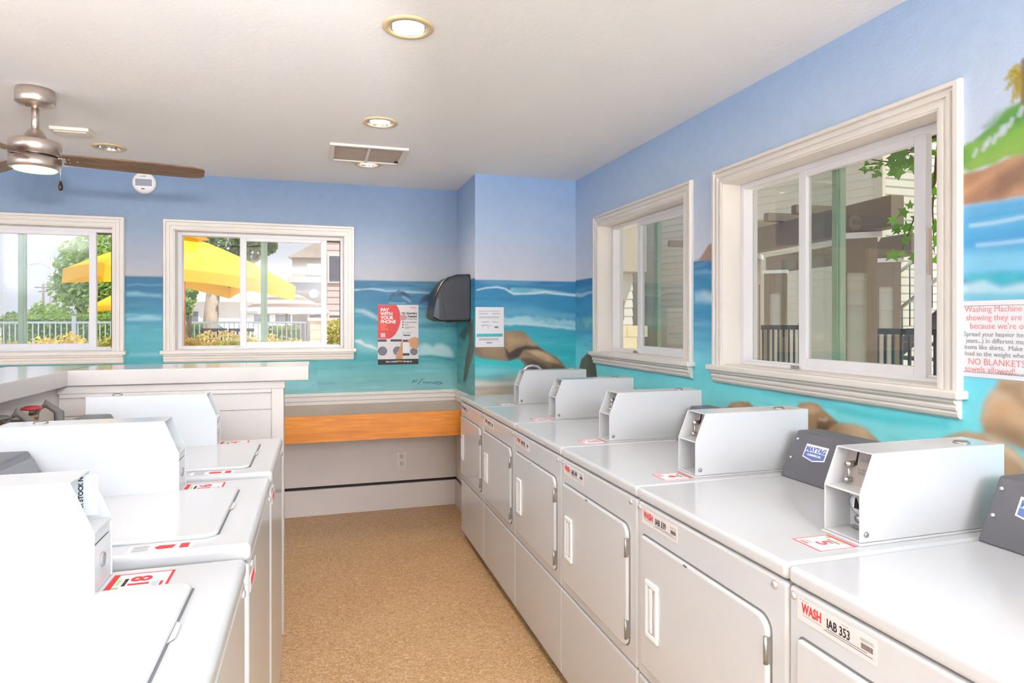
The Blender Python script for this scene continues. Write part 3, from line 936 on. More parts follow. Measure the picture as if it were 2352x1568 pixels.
# ------------------------------------------------------------------ ceiling fan
FX, FY = -1.19, 3.3
t = thing('ceiling_fan', 'brushed nickel ceiling fan with three dark wood blades hanging over the half wall', 'ceiling fan', (FX, FY, HC))
MB().lathe([(.0, 0), (.071, 0), (.071, -.012), (.0745, -.014), (.0745, -.06), (.066, -.068), (.05, -.074), (.034, -.083), (.0, -.085)], 40).obj('canopy', NICKEL, t)
MB().lathe([(.0145, -.07), (.0145, -.2)], 20).obj('downrod', NICKEL, t)
MB().lathe([(.0, -.176), (.022, -.176), (.03, -.185), (.052, -.226), (.09, -.228), (.097, -.236), (.097, -.292), (.0, -.292)], 44).obj('motor_housing', NICKEL, t)
MB().lathe([(.0, -.29), (.086, -.29), (.086, -.304), (.0, -.304)], 40).obj('blade_slot', BLACK, t)
MB().lathe([(.0, -.303), (.097, -.303), (.097, -.335), (.093, -.348), (.082, -.35), (.0, -.35)], 44).obj('light_ring', NICKEL, t)
MB().lathe([(.082, -.35), (.078, -.357), (.05, -.362), (.0, -.364)], 40).obj('light_lens', mat('frosted_fan_lens', rgb(226, 236, 228), .35, var=.02, emit=((.9, 1.0, .94), .5)), t)
FWOOD = wood('dark_walnut_blade', rgb(84, 62, 44), rgb(132, 100, 70), .5, (2, 16, 16))
def blade():
    mb = MB()
    pts = [(.10, -.052), (.18, -.06), (.45, -.068), (.62, -.064), (.66, -.052), (.672, -.03), (.672, .03), (.66, .052), (.62, .064), (.45, .068), (.18, .06), (.10, .052)]
    mb.prism(pts, 'z', -.0035, .0035)
    return mb
a0 = math.atan2(.29, .54) - TH
for k in range(3):
    b = blade().obj('blade', FWOOD, t, bevel=.002)
    b.rotation_euler = (math.radians(-11), 0, a0 + k * 2 * math.pi / 3)
    b.location = (0, 0, -.297)
    MB().box(.085, .112, -.02, .02, -.006, -.0035).obj('blade_bracket', NICKEL, b)
    for xx, yy in ((.125, -.018), (.125, .018), (.155, 0)):
        MB().lathe([(.0, -.0065), (.004, -.006), (.004, -.0035)], 10, (xx, yy, 0)).obj('blade_screw', NICKEL, b)
cx_, cy_ = .085 * math.cos(-TH + .25), .085 * math.sin(-TH + .25)
MB().tube([(cx_, cy_, -.335), (cx_ + .012, cy_, -.345), (cx_ + .012, cy_, -.40)], .0012, 6).obj('pull_chain', CHROME, t)
MB().lathe([(.0, -.395), (.004, -.4), (.009, -.418), (.0095, -.428), (.006, -.438), (.0, -.441)], 16, (cx_ + .012, cy_, 0)).obj('pull_pendant', mat('dark_bronze', rgb(58, 44, 36), .35, metal=.6, var=.05), t)

# ------------------------------------------------------------------ wall fittings and papers
t = thing('gas_alarm', 'round white alarm with a grey window high on the wall under the fan blade', 'alarm', (-1.131, YB, 2.363))
MB().lathe([(.074, 0), (.074, -.012), (.068, -.022), (.056, -.026), (.0, -.026)], 40, axis='y').obj('housing', mat('alarm_white', rgb(238, 234, 232), .4, var=.01), t)
MB().box(-.05, .05, -.0285, -.024, -.023, .023).obj('grey_window', mat('alarm_grey', rgb(150, 156, 170), .3, var=.03), t, bevel=.001)
text('lettering', 'ALARM', .011, INK, t, (-.02, -.0275, .038), (HALF, 0, 0))
MB().box(-.014, .006, -.028, -.025, -.046, -.04).obj('test_button', INK, t)

t = thing('wall_outlet', 'white double power outlet on the lower back wall under the shelf', 'outlet', (.609, YB - .012, .369))
MB().box(-.043, .043, -.006, 0, -.064, .064).obj('cover_plate', mat('outlet_ivory', rgb(234, 226, 216), .4, var=.02), t, bevel=.003)
for zc in (-.027, .027):
    f = MB().prism(rrect(-.017, .017, zc - .019, zc + .019, .012), 'y', -.009, -.005).obj('receptacle', mat('outlet_face', rgb(226, 218, 208), .4, var=.02), t, bevel=.001)
    MB().box(-.009, -.006, -.0095, -.0088, zc - .002, zc + .01).box(.006, .009, -.0095, -.0088, zc - .002, zc + .009).lathe([(.0, -.0095), (.0035, -.0094), (.0035, -.0088)], 10, (0, 0, zc - .01), axis='y').obj('slot', GAPM, f)

# towel dispenser on the column side
t = thing('towel_dispenser', 'black and grey paper towel dispenser mounted on the column side', 'towel dispenser', (XC, 4.58, 1.42))
prof = [(0, 0), (-.215, 0), (-.262, .02), (-.272, .035), (-.25, .16), (-.235, .215), (-.205, .27), (-.16, .31), (-.10, .333), (0, .338)]
MB().prism(prof, 'y', -.145, .145).obj('housing', BLACK, t, bevel=.012, seg=3)
side = [(-.004, .018), (-.178, .018), (-.2, .15), (-.202, .2), (-.188, .25), (-.15, .288), (-.1, .306), (-.004, .31)]
MB().prism(side, 'y', -.151, -.143).obj('side_panel', mat('charcoal_plastic', rgb(56, 55, 61), .6, var=.03), t, bevel=.003)
fr = [(-.228, .02), (-.268, .036), (-.243, .17), (-.226, .15)]
MB().prism(fr, 'y', -.1475, -.143).obj('smoked_cover', mat('smoked_plastic', rgb(40, 40, 43), .3, var=.03), t)
MB().tube([(-.25, -.14, .175), (-.234, -.142, .225), (-.206, -.143, .272), (-.165, -.143, .312)], .004, 6).obj('bright_edge', CHROME, t)
MB().box(-.13, -.06, -.1, .1, -.008, 0).obj('towel_slot', BLACK, t)

# payment poster on the back wall
def flat(name, polys, m, parent, y, axis='y', th=.0006):
    mb = MB()
    for p in polys:
        mb.prism(p, axis, y - th, y)
    return mb.obj(name, m, parent)
def R(x0, x1, z0, z1):
    return [(x0, z0), (x1, z0), (x1, z1), (x0, z1)]
def disc(x, z, r, n=20, sx=1.0):
    return [(x + r * sx * math.cos(2 * math.pi * k / n), z + r * math.sin(2 * math.pi * k / n)) for k in range(n)]
PX0, PX1, PZ0, PZ1 = .433, .739, 1.092, 1.546
W_, H_ = PX1 - PX0, PZ1 - PZ0
def pp(u, v):     # position on the poster from the zoomed view of it
    return ((u - 88) / 905.0 * W_, (1460 - v) / 1345.0 * H_)
def pr(u0, v0, u1, v1):
    (a, b), (c, d) = pp(u0, v1), pp(u1, v0)
    return R(a, c, b, d)
t = thing('payment_poster', 'red and white PAY WITH YOUR PHONE poster on the sea mural beside the window', 'poster', (PX0, YB, PZ0))
MB().box(0, W_, -.002, 0, 0, H_).obj('sheet', mat('poster_paper', rgb(226, 220, 218), .4, var=.02), t)
arc = [pp(88, 118), pp(498, 118)] + [pp(u, v) for u, v in ((545, 200), (580, 300), (590, 380), (590, 470), (570, 570), (530, 680), (470, 780), (410, 840), (350, 875))] + [pp(88, 875)]
flat('red_panel', [arc[::-1]], ORED, t, -.002)
flat('black_band', [pr(88, 1335, 992, 1458)], INK, t, -.002)
for q in ((88, 890, 280, 940), (365, 890, 620, 940), (640, 900, 770, 950), (640, 1200, 790, 1260)):
    flat('pictured_panel', [pr(*q)], mat('poster_dark', rgb(62, 52, 54), .5, var=.05), t, -.002)
for q in ((190, 1150, .035), (520, 1150, .034), (890, 1170, .029)):
    flat('pictured_drum', [disc(*pp(q[0], q[1]), q[2])], mat('poster_drum', rgb(118, 110, 128), .5, var=.2, scale=60), t, -.0022)
for q in ([pp(480, 1335), pp(500, 1200), pp(580, 1060), pp(600, 960), pp(640, 930), pp(640, 1335)], [pp(700, 990), pp(790, 880), pp(900, 840), pp(992, 860), pp(992, 1080), pp(930, 1120), pp(850, 1080), pp(780, 1040)]):
    flat('pictured_hand', [q], mat('poster_skin', rgb(206, 152, 106), .5, var=.12, scale=40), t, -.0026)
flat('pictured_phone', [pr(638, 965, 790, 1205)], PAPER, t, -.003)
flat('code_box', [pr(150, 748, 250, 842)], mat('poster_pinkish', rgb(232, 200, 196), .5, var=.03), t, -.0026)
flat('price_tag', [disc(*pp(650, 400), .022, 20, 1.3)], mat('poster_mauve', rgb(196, 150, 152), .5, var=.06), t, -.0028)
for q in ((735, 425, 950, 440), (670, 500, 950, 516), (670, 556, 770, 570), (680, 610, 910, 622), (680, 636, 790, 648), (700, 742, 850, 752)):
    flat('text_line', [pr(*q)], GINK, t, -.0026)
for v in (505, 560, 620):
    flat('bullet', [disc(*pp(640, v), .006)], mat('poster_brown', rgb(132, 84, 84), .5, var=.05), t, -.0026)
flat('green_mark', [disc(*pp(655, 745), .01)], mat('poster_green', rgb(176, 206, 170), .5, var=.05), t, -.0026)
flat('badge_bar', [pr(650, 790, 805, 812)], INK, t, -.0026)
RX = (HALF, 0, 0)
def ptext(body, u, v, size, m, align='LEFT', bold=.0006):
    x, z = pp(u, v)
    return text('lettering', body, size, m, t, (x, -.0032, z), RX, align, 1.0, bold)
PW = mat('poster_white_print', rgb(246, 238, 234), .5, var=.01)
for i, w in enumerate(('PAY', 'WITH', 'YOUR', 'PHONE')):
    ptext(w, 148, 262 + i * 89, .034, PW, 'LEFT', .0014)
ptext('No Quarters', 955, 322, .0215, INK, 'RIGHT', .0008)
ptext('Needed', 955, 395, .0215, INK, 'RIGHT', .0008)
ptext('WASH', 950, 192, .018, PINK, 'RIGHT', .0006)
OY = mat('poster_orange_print', rgb(240, 128, 78), .5, var=.01)
ptext('SIMPLE\nEASY\nSECURE', 150, 585, .016, OY, 'LEFT', .0005)
ptext('10', 672, 1070, .03, INK)
ptext('Start a machine', 265, 1402, .014, PW)
ptext('FREE', 515, 1402, .018, mat('poster_gold_print', rgb(226, 160, 60), .5, var=.01))
ptext('with sign up', 640, 1402, .014, PW)

# instruction sheet on the column
t = thing('instruction_sheet', 'white sheet with a teal band and two pictures pinned on the column corner', 'notice', (1.043, YC, 1.242))
w, h = .204, .278
MB().box(0, w, -.0016, 0, 0, h).obj('sheet', PAPER, t)
flat('teal_band', [R(.008, w - .008, .072, .093)], mat('teal_print', rgb(60, 176, 178), .5, var=.04), t, -.0016)
LG = mat('pale_grey_print', rgb(196, 194, 194), .6, var=.03)
for q in (R(.025, .175, .247, .252), R(.025, .09, .228, .236), R(.12, .175, .228, .236), R(.025, .17, .205, .213), R(.025, .165, .198, .201), R(.045, .1, .17, .178), R(.12, .165, .17, .178), R(.025, .165, .046, .062)):
    flat('text_line', [q], LG, t, -.0016)
for q in (R(.03, .05, .150, .152), R(.05, .092, .150, .154), R(.05, .052, .125, .15), R(.09, .092, .125, .15), R(.1, .115, .146, .149), disc(.15, .138, .008, 16, 2.0)):
    flat('machine_picture', [q], mat('mid_grey_print', rgb(150, 142, 146), .6, var=.05), t, -.0018)
flat('red_mark', [R(.078, .118, .026, .034)], mat('dull_red_print', rgb(186, 120, 122), .6, var=.05), t, -.0018)

# overload notice on the right wall
q0, q1 = onx(2203, 692, XR), onx(2200, 876, XR)
zt, zb, y0 = q0.z, onx(2200, 862, XR).z, q0.y
t = thing('overload_notice', 'white boxed notice with pale red writing about washing machine error codes', 'notice', (XR, y0, zb), -HALF)
h = zt - zb
w = .43
MB().box(0, w, -.0016, 0, 0, h).obj('sheet', PAPER, t)
flat('border', [R(.010, w - .01, h - .015, h - .0135), R(.010, w - .01, .0125, .014), R(.010, .0115, .0125, h - .0135), R(w - .0115, w - .01, .0125, h - .0135)], GINK, t, -.0016)
def ntext(body, x, z, size, m, bold=0.0, al='LEFT'):
    return text('lettering', body, size, m, t, (x, -.002, z), RX, al, .92, bold)
for body, fx, fz, fs, m in (('Washing Machine error codes are', .018, .855, .029, PINK), ('showing they are breaking down', .022, .745, .029, PINK), ('because we\'re overloading', .034, .635, .029, PINK),
                            ('Spread your heavier items (towels, sweats,', .016, .535, .0225, GINK), ('jeans...) in different machines with small', .022, .45, .0225, GINK), ('items like shirts.  Make sure to balance the', .017, .365, .0225, GINK), ('load so the weight when wet is distributed', .018, .28, .0225, GINK),
                            ('NO BLANKETS or full loads of', .028, .165, .031, PINK), ('towels allowed!', .018, .068, .029, PINK)):
    ntext(body, fx, fz * h, fs * h / .26, m)
text('fine_print', 'Thank you for your cooperation', .012 * h / .26, GINK, t, (.112, -.002, .06 * h), RX)
# ------------------------------------------------------------------ coin dryers and washers
# local frame: x to the right of someone facing the machine, y into the machine, z up; origin on the floor at the front
STEEL_IN = mat('coin_plate_steel', rgb(178, 166, 158), 0.4, metal=.2, var=.04, scale=20)
SCREW = mat('screw_head', rgb(206, 204, 204), .25, metal=.6, var=.03)
HINGE = mat('hinge_steel', rgb(160, 158, 154), .3, metal=.8, var=.06)
STRIP = mat('label_strip_cream', rgb(226, 218, 216), .5, var=.02)
BLUE = mat('badge_blue', rgb(92, 112, 170), .45, var=.03)
DW = .611
HWD = DW / 2

def coin_box(root, zt, washer, h=.198):
    """Slanted white coin meter case on the right side of the worktop."""
    SHELL = WASHW if washer else WHITE
    x0, x1 = .168, .268
    yb, yf, yt = .650, .222, .258
    z0, z1, zb = zt + .006, zt + h, zt + .112
    prof = [(yb, z0), (yb, z1), (yt, z1), (yf, zb), (yf, z0)]
    th = .0035
    mb = MB()
    mb.prism(prof, 'x', x0, x0 + th)
    mb.prism(prof, 'x', x1 - th, x1)
    mb.box(x0 + th, x1 - th, yt, yb, z1 - th, z1)
    mb.box(x0 + th, x1 - th, yb - th, yb, z0, z1 - th)
    mb.box(x0 + th, x1 - th, yf + .002, yb - th, z0, z0 + th)
    mb.prism([(yf, zb - .004), (yf + .002, zb), (yf + .085, zb), (yf + .085, zb - .004)], 'x', x0 + th, x1 - th)
    if washer:
        mb.box(x0 + th, x1 - th, yf + .002, yf + .006, z0 + th, zb - .026)
        mb.box(x0 + th, x1 - th, yf + .004, yf + .008, zb - .024, zb - .004)
    case = mb.obj('coin_meter_case', SHELL, root, bevel=.0012)
    MB().box(x0 - .004, x1 + .004, yf - .004, yb + .004, zt, zt + .0055).obj('meter_base', SHELL, root, bevel=.0015)
    # coin slide plate inside the upper opening
    p = MB().prism([(yf + .052, zb), (yf + .06, zb), (yf + .078, z1 - th), (yf + .07, z1 - th)], 'x', x0 + th, x1 - th).obj('coin_plate', STEEL_IN, case)
    sl = MB().prism([(yf + .0585, zb + .045), (yf + .062, zb + .045), (yf + .0705, z1 - .008), (yf + .067, z1 - .008)], 'x', x0 + .030, x0 + .033).obj('coin_slot', GAPM, case)
    lv = MB().tube([(x0 + .024, yf + .046, zb + .045), (x0 + .027, yf + .043, zb + .026), (x0 + .022, yf + .042, zb + .011)], .003, 8)
    lv.lathe([(.0, -.014), (.007, -.012), (.007, .01)], 14, (x0 + .024, yf + .054, zb + .047), axis='y').lathe([(.0, -.012), (.006, -.01), (.006, .01)], 14, (x0 + .022, yf + .048, zb + .011), axis='y')
    lv.obj('return_lever', CHROME, case)
    if not washer:
        text('lettering', 'QUARTER', .0105, GINK, case, (x0 + .042, yf + .0615, z1 - .03), (HALF, 0, 0))
        text('lettering', 'COIN\nRETURN', .009, GINK, case, (x0 + .044, yf + .0525, zb + .036), (HALF, 0, 0), line=.9)
        MB().box(x0 + th, x1 - th, yf + .072, yf + .076, z0 + th, zb - .004).obj('return_plate', SHELL, case)
        mb = MB().lathe([(.028, .004), (.026, -.006), (.02, -.009), (.017, -.004), (.0, -.003)], 24, (x0 + .036, yf + .069, z0 + .062), axis='y')
        mb.obj('return_cup', SCREW, case)
        MB().prism([(x0 + .029, z0 + .052), (x0 + .044, z0 + .052), (x0 + .033, z0 + .076)], 'y', yf + .056, yf + .06).obj('return_opening', GAPM, case)
        MB().lathe([(.0, -.004), (.006, -.0035), (.0095, .0), (.0095, .006)], 18, (x0 + .03, yf + .066, z0 + .026), axis='y').obj('lock', CHROME, case)
        MB().box(x0 + .016, x0 + .05, yf + .06, yf + .072, z0 + .006, z0 + .01).obj('return_lip', CHROME, case)
    else:
        MB().lathe([(.0, -.0015), (.0115, -.0015), (.0125, .002)], 22, (x0 + .05, yf + .001, z0 + .045), axis='y').obj('vault_lock', mat('lock_grey', rgb(176, 172, 172), .4, metal=.4, var=.05), case)
    MB().lathe([(.0, .007), (.012, .0065), (.0165, .003), (.0175, 0)], 22, ((x0 + x1) / 2 + .012, yb - .085, z1)).obj('top_lock', CHROME, case)
    MB().lathe([(.0, .0025), (.0055, .0022), (.007, .0)], 16, (x1, yf + .017, z0 + .017), axis='x').obj('side_screw', mat('dull_rivet', rgb(150, 150, 152), .4, metal=.5, var=.05), case)
    return case

def console(root, zt, washer):
    """Dark grey control housing with sloped face at the back of the worktop."""
    x0, x1 = -.298, .160
    yb = .655
    zc = zt + .141
    prof = [(.498, zt), (.566, zc), (yb, zc), (yb, zt)]
    c = MB().prism(prof, 'x', x0, x1).obj('console', DGREY, root, bevel=.006, seg=3)
    n = Vector((0, -.141, .068)).normalized()
    def on(x, t, d=0.0):      # point on the sloped face: t 0 bottom .. 1 top, d out of the face
        return Vector((x, .498 + .068 * t + n.y * d, zt + .141 * t + n.z * d))
    rot = (math.atan2(.141, .068), 0, 0)
    # recessed display panel and its buttons
    pb = MB()
    a, b2 = -.098, .150
    outer = [on(a, .14, .0035), on(b2, .14, .0035), on(b2, .88, .0035), on(a + .012, .9, .0035), on(a, .82, .0035)]
    inner = [on(a, .14, .0), on(b2, .14, .0), on(b2, .88, .0), on(a + .012, .9, .0), on(a, .82, .0)]
    vo = [pb.bm.verts.new(p) for p in outer]
    vi = [pb.bm.verts.new(p) for p in inner]
    pb.bm.faces.new(vo)
    for i in range(5):
        pb.bm.faces.new((vo[i], vo[(i + 1) % 5], vi[(i + 1) % 5], vi[i]))
    pb.obj('display_panel', MGREY, c, bevel=.0015)
    mb = MB()
    for k in range(3):
        for j in range(2):
            q = [on(-.082 + j * .06, .32 + k * .17, .007), on(-.052 + j * .06, .32 + k * .17, .007), on(-.052 + j * .06, .45 + k * .17, .007), on(-.082 + j * .06, .45 + k * .17, .007)]
            e = [on(-.082 + j * .06, .32 + k * .17, .0035), on(-.052 + j * .06, .32 + k * .17, .0035), on(-.052 + j * .06, .45 + k * .17, .0035), on(-.082 + j * .06, .45 + k * .17, .0035)]
            vq, ve = [mb.bm.verts.new(p) for p in q], [mb.bm.verts.new(p) for p in e]
            mb.bm.faces.new(vq)
            for i in range(4):
                mb.bm.faces.new((vq[i], vq[(i + 1) % 4], ve[(i + 1) % 4], ve[i]))
    mb.obj('button_pad', mat('button_ivory', rgb(222, 220, 214), .4, var=.02), c)
    for t_ in (.42, .82):
        s = MB().lathe([(.0, .003), (.004, .0028), (.0055, .0)], 14).obj('console_screw', SCREW, c)
        s.location = on(x0 + .016, t_, .0004)
        s.rotation_euler = rot
        s2 = s.copy()
        COL.objects.link(s2)
        s2.location = on(x1 - .012, t_, .0004)
    bd = MB().prism([(-.043, -.019), (.0, -.028), (.043, -.019), (.043, .024), (-.043, .024)], 'z', 0, .0015).obj('badge', PAPER, c)
    bd.location = on(-.196, .62, .0)
    bd.rotation_euler = rot
    MB().prism([(-.039, -.016), (.0, -.0245), (.039, -.016), (.039, .0), (-.039, .0)], 'z', .001, .0019).obj('badge_field', BLUE, bd)
    text('lettering', 'MAYTAG', .0205, BLUE, bd, (0, .0025, .0019), (0, 0, 0), 'CENTER', .92, .0011)
    text('lettering', 'COMMERCIAL', .0085, PAPER, bd, (0, -.0115, .0021), (0, 0, 0), 'CENTER', 1.0, .0003)
    return c

def number_sticker(root, zt, num, y0=.112, faint=False):
    x0, x1 = .190, .272
    s = MB().box(x0, x1, y0, y0 + .1, zt, zt + .0006).obj('number_sticker', PAPER, root)
    R_ = mat('faded_red_print', rgb(222, 96, 98), .5, var=.04) if faint else RED
    b = .005
    MB().box(x0, x1, y0, y0 + b, zt + .0006, zt + .0010).box(x0, x1, y0 + .1 - b * 1.8, y0 + .1, zt + .0006, zt + .0010).box(x0, x0 + b * .5, y0, y0 + .1, zt + .0006, zt + .0010).box(x1 - b * .5, x1, y0, y0 + .1, zt + .0006, zt + .0010).obj('border', R_, s)
    text('number_lettering', num, .047, R_, s, ((x0 + x1) / 2, y0 + .0345, zt + .0009), (0, 0, 0), 'CENTER', 1.05, .0012)
    MB().box(x0 + .010, x0 + .034, y0 + .0195, y0 + .0208, zt + .0006, zt + .0010).box(x0 + .010, x0 + .032, y0 + .0235, y0 + .0248, zt + .0006, zt + .0010).box(x0 + .014, x0 + .034, y0 + .0275, y0 + .0285, zt + .0006, zt + .0010).obj('fine_print', GINK, s)
    MB().box(x0 + .012, x0 + .033, y0 + .0105, y0 + .0155, zt + .0006, zt + .0010).obj('red_button', R_, s)
    MB().box(x0 + .024, x0 + .040, y0 + .0715, y0 + .0775, zt + .0006, zt + .0010).box(x0 + .0415, x0 + .058, y0 + .0715, y0 + .0775, zt + .0006, zt + .0010).obj('bold_print', INK if not faint else GINK, s)
    MB().lathe([(.0, .0010), (.006, .0010), (.006, .0006)], 14, (x0 + .016, y0 + .085, zt)).box(x0 + .03, x0 + .06, y0 + .083, y0 + .088, zt + .0006, zt + .0010).obj('app_mark', mat('lime_green_print', rgb(176, 208, 130), .5, var=.1), s)
    return s

def id_strip(root, code):
    z0 = .836
    s = MB().box(-.278, -.092, -.0012, 0, z0, z0 + .043).obj('id_strip', STRIP, root)
    y = -.0016
    text('lettering', 'WASH', .0265, mat('brick_red_print', rgb(206, 52, 42), .5, var=.03), s, (-.266, y, z0 + .018), (HALF, 0, 0), 'LEFT', .66, .0006)
    text('code_lettering', code, .0235, INK, s, (-.203, y, z0 + .017), (HALF, 0, 0), 'LEFT', .72, .0003)
    MB().box(-.274, -.248, y, y + .0006, z0 + .0405, z0 + .0415).box(-.262, -.215, y, y + .0006, z0 + .0125, z0 + .0132).box(-.204, -.112, y, y + .0006, z0 + .0125, z0 + .014).box(-.210, -.10, y, y + .0006, z0 + .0085, z0 + .01).box(-.126, -.099, y, y + .0006, z0 + .0335, z0 + .0345).box(-.126, -.097, y, y + .0006, z0 + .0305, z0 + .0315).box(-.168, -.152, y, y + .0006, z0 + .0375, z0 + .0383).obj('fine_print', GINK, s)
    mb = MB()
    for k in range(12):
        mb.box(-.124 + k * .0021, -.1228 + k * .0021, y, y + .0006, z0 + .017, z0 + .0265)
    mb.obj('barcode', mat('barcode_brown', rgb(96, 78, 72), .6, var=.02), s)
    return s

def make_dryer(label, code, num):
    r = thing('clothes_dryer', label, 'clothes dryer', group='coin dryers under the windows')
    zt = .932
    D = .69
    x0, x1 = -HWD + .001, HWD - .001
    mb = MB().box(x0, x1, .0, D, .388, .893)
    mb.obj('cabinet', WHITE, r, bevel=.009, seg=4)
    MB().box(x0 + .012, x1 - .012, .02, D, .37, .9).obj('inner_gap', GAPM, r)
    MB().box(x0, x1, .0, D, .048, .384).obj('lower_panel', WHITE, r, bevel=.009, seg=4)
    MB().box(x0 + .03, x1 - .03, .04, D - .03, .0, .05).obj('plinth', GAPM, r)
    MB().box(x0 - .001, x1 + .001, -.003, D, .897, zt).obj('worktop', WHITE, r, bevel=.012, seg=5)
    # door: dark joint, rolled rim and slab
    ol = rrect(-.274, .262, .428, .806, [.018, .034, .034, .012])
    MB().prism(ol, 'y', -.0012, .004).obj('door_joint', mat('door_seal_grey', rgb(120, 114, 110), .7, var=.05), r)
    ol = rrect(-.2715, .259, .430, .8025, [.017, .033, .033, .011], 7)
    d = MB().prism(ol, 'y', -.0125, .003).obj('door', WHITE, r, bevel=.0075, seg=4, angle=60)
    # recessed pull: frame with an inner lip
    h = MB()
    for q in ((-.230, -.166, .531, .546), (-.230, -.166, .676, .692), (-.230, -.218, .546, .676), (-.178, -.166, .546, .676)):
        h.box(q[0], q[1], -.0195, -.011, q[2], q[3])
    h.box(-.212, -.196, -.0185, -.012, .549, .673)
    h.obj('handle', mat('bright_white_plastic', (.9, .9, .9), .3, var=.01), d, bevel=.003, seg=3)
    for z in (.458, .706):
        hb = MB().lathe([(.0, 0), (.0045, .001), (.0045, .058), (.0, .059)], 12, (.2575, -.0135, z)).box(.2535, .2615, -.0125, .0, z + .002, z + .057)
        hb.obj('hinge', HINGE, r)
    MB().box(-.045, -.03, -.0145, -.0125, .797, .8015).obj('door_catch', HINGE, d)
    for x in (-.290, .268):
        MB().lathe([(.0, -.0055), (.005, -.005), (.0078, -.002), (.0085, .0005)], 16, (x, 0, .876), axis='y').obj('front_screw', SCREW, r)
    id_strip(r, code)
    console(r, zt, False)
    coin_box(r, zt, False)
    if num:
        number_sticker(r, zt, num, faint=True)
    return r

def make_washer(label, num):
    r = thing('washing_machine', label, 'washing machine', group='coin washers against the half wall')
    zt = .95
    D = .66
    x0, x1 = -HWD + .001, HWD - .001
    MB().box(x0, x1, .0, D, .045, .908).obj('cabinet', WASHW, r, bevel=.009, seg=4)
    MB().box(x0 + .01, x1 - .01, .012, D - .01, .9, .918).obj('inner_gap', GAPM, r)
    MB().box(x0 + .03, x1 - .03, .04, D - .03, .0, .05).obj('plinth', GAPM, r)
    # worktop: deck with rolled edge
    MB().box(x0 - .001, x1 + .001, -.003, D, .912, zt).obj('worktop', WASHW, r, bevel=.013, seg=5)
    # lid: dark joint, slab with curved front corners and a finger notch
    ol = rrect(-.244, .188, .066, .492, [.03, .03, .01, .01], 6)
    MB().box(-.222, .168, .0685, .08, zt - .002, zt + .0012).obj('lid_joint', mat('lid_shadow_gap', rgb(120, 118, 124), .7, var=.03), r)
    ol = rrect(-.241, .185, .0715, .49, [.028, .028, .01, .01], 6)
    lid = MB().prism(ol, 'z', zt - .001, zt + .009).obj('lid', WASHW, r, bevel=.006, seg=4, angle=60)
    MB().prism([(-.036, .0715), (-.022, .0625), (.022, .0625), (.036, .0715)], 'z', zt + .001, zt + .004).obj('lid_pull', WASHW, lid, bevel=.002)
    for x in (-.262, .262):
        MB().lathe([(.0, -.0065), (.005, -.006), (.0085, -.003), (.0092, .0005)], 16, (x, 0, .893), axis='y').obj('front_screw', SCREW, r)
    console(r, zt, True)
    coin_box(r, zt, True, .200)
    number_sticker(r, zt, num, .118)
    s = MB().box(-.296, -.252, .112, .235, zt, zt + .0006).obj('instruction_sticker', PAPER, r)
    MB().box(-.288, -.26, .12, .137, zt + .0006, zt + .001).prism([(-.284, .15), (-.264, .146), (-.262, .176), (-.272, .186), (-.286, .178)], 'z', zt + .0006, zt + .001).obj('red_print', RED, s)
    mb = MB()
    for k in range(4):
        mb.box(-.29 + k * .009, -.286 + k * .009, .196, .226, zt + .0006, zt + .001)
    mb.obj('print_lines', GINK, s)
    MB().box(-.286, -.16, -.0012, 0, .84, .875).obj('id_strip', STRIP, r)
    text('lettering', 'WASH', .024, RED, r, (-.278, -.0016, .85), (HALF, 0, 0), 'LEFT', 1.0, .0008)
    return r

def retext(o, body):
    """Give a copied lettering mesh its own words."""
    old = TEXTS[o.data.name]
    t_ = text('swap', body, old[1], old[2], None, (0, 0, 0), align=old[3], bold=old[4], line=old[5], ext=old[6])
    o.data = t_.data
    bpy.data.objects.remove(t_)
def set_code(root, code):
    for ch in root.children_recursive:
        if ch.name.startswith('code_lettering'):
            retext(ch, code)
def set_num(root, num):
    for ch in root.children_recursive:
        if ch.name.startswith('number_lettering'):
            retext(ch, num)

DRY = [(4.130, 3.530, 'IAB 341', '1', 'white coin dryer pushed against the painted column, farthest of the six'),
       (3.530, 2.926, 'IAB 342', '2', 'second white coin dryer from the painted column'),
       (2.926, 2.316, 'IAB 345', '3', 'third white coin dryer from the painted column'),
       (2.316, 1.701, 'IAB 340', '4', 'white coin dryer under the corner of the big window, code strip reads IAB 340'),
       (1.701, 1.068, 'IAB 339', '5', 'white coin dryer with a red 5 sticker and code strip reading IAB 339'),
       (1.068, .455, 'IAB 353', '6', 'nearest white coin dryer, cropped by the picture edge, code strip reads IAB 353')]
proto = None
for (ya, yb, code, num, lab) in DRY:
    if proto is None:
        proto = make_dryer(lab, code, '5')
        o = proto
    else:
        o = copy_tree(proto)
        o['label'] = lab
    o.location = (.905, (ya + yb) / 2, 0)
    o.rotation_euler = (0, 0, -HALF)
    o.scale = ((ya - yb) / DW * .998, 1, 1)
    set_code(o, code)
    set_num(o, num)
WAS = [(1.375, '18', 'nearest white top-load washer, red 18 sticker in front of its coin box'),
       (2.063, '16', 'middle white top-load washer, between the other two washers'),
       (2.745, '14', 'farthest white top-load washer, against the boarded half wall end')]
proto = None
for (yf_, num, lab) in WAS:
    if proto is None:
        proto = make_washer(lab, '18')
        o = proto
        MBs = None
    else:
        o = copy_tree(proto)
        o['label'] = lab
    o.location = (-.139, yf_ - HWD, 0)
    o.rotation_euler = (0, 0, HALF)
    set_num(o, num)
    if num == '18':
        stock = True
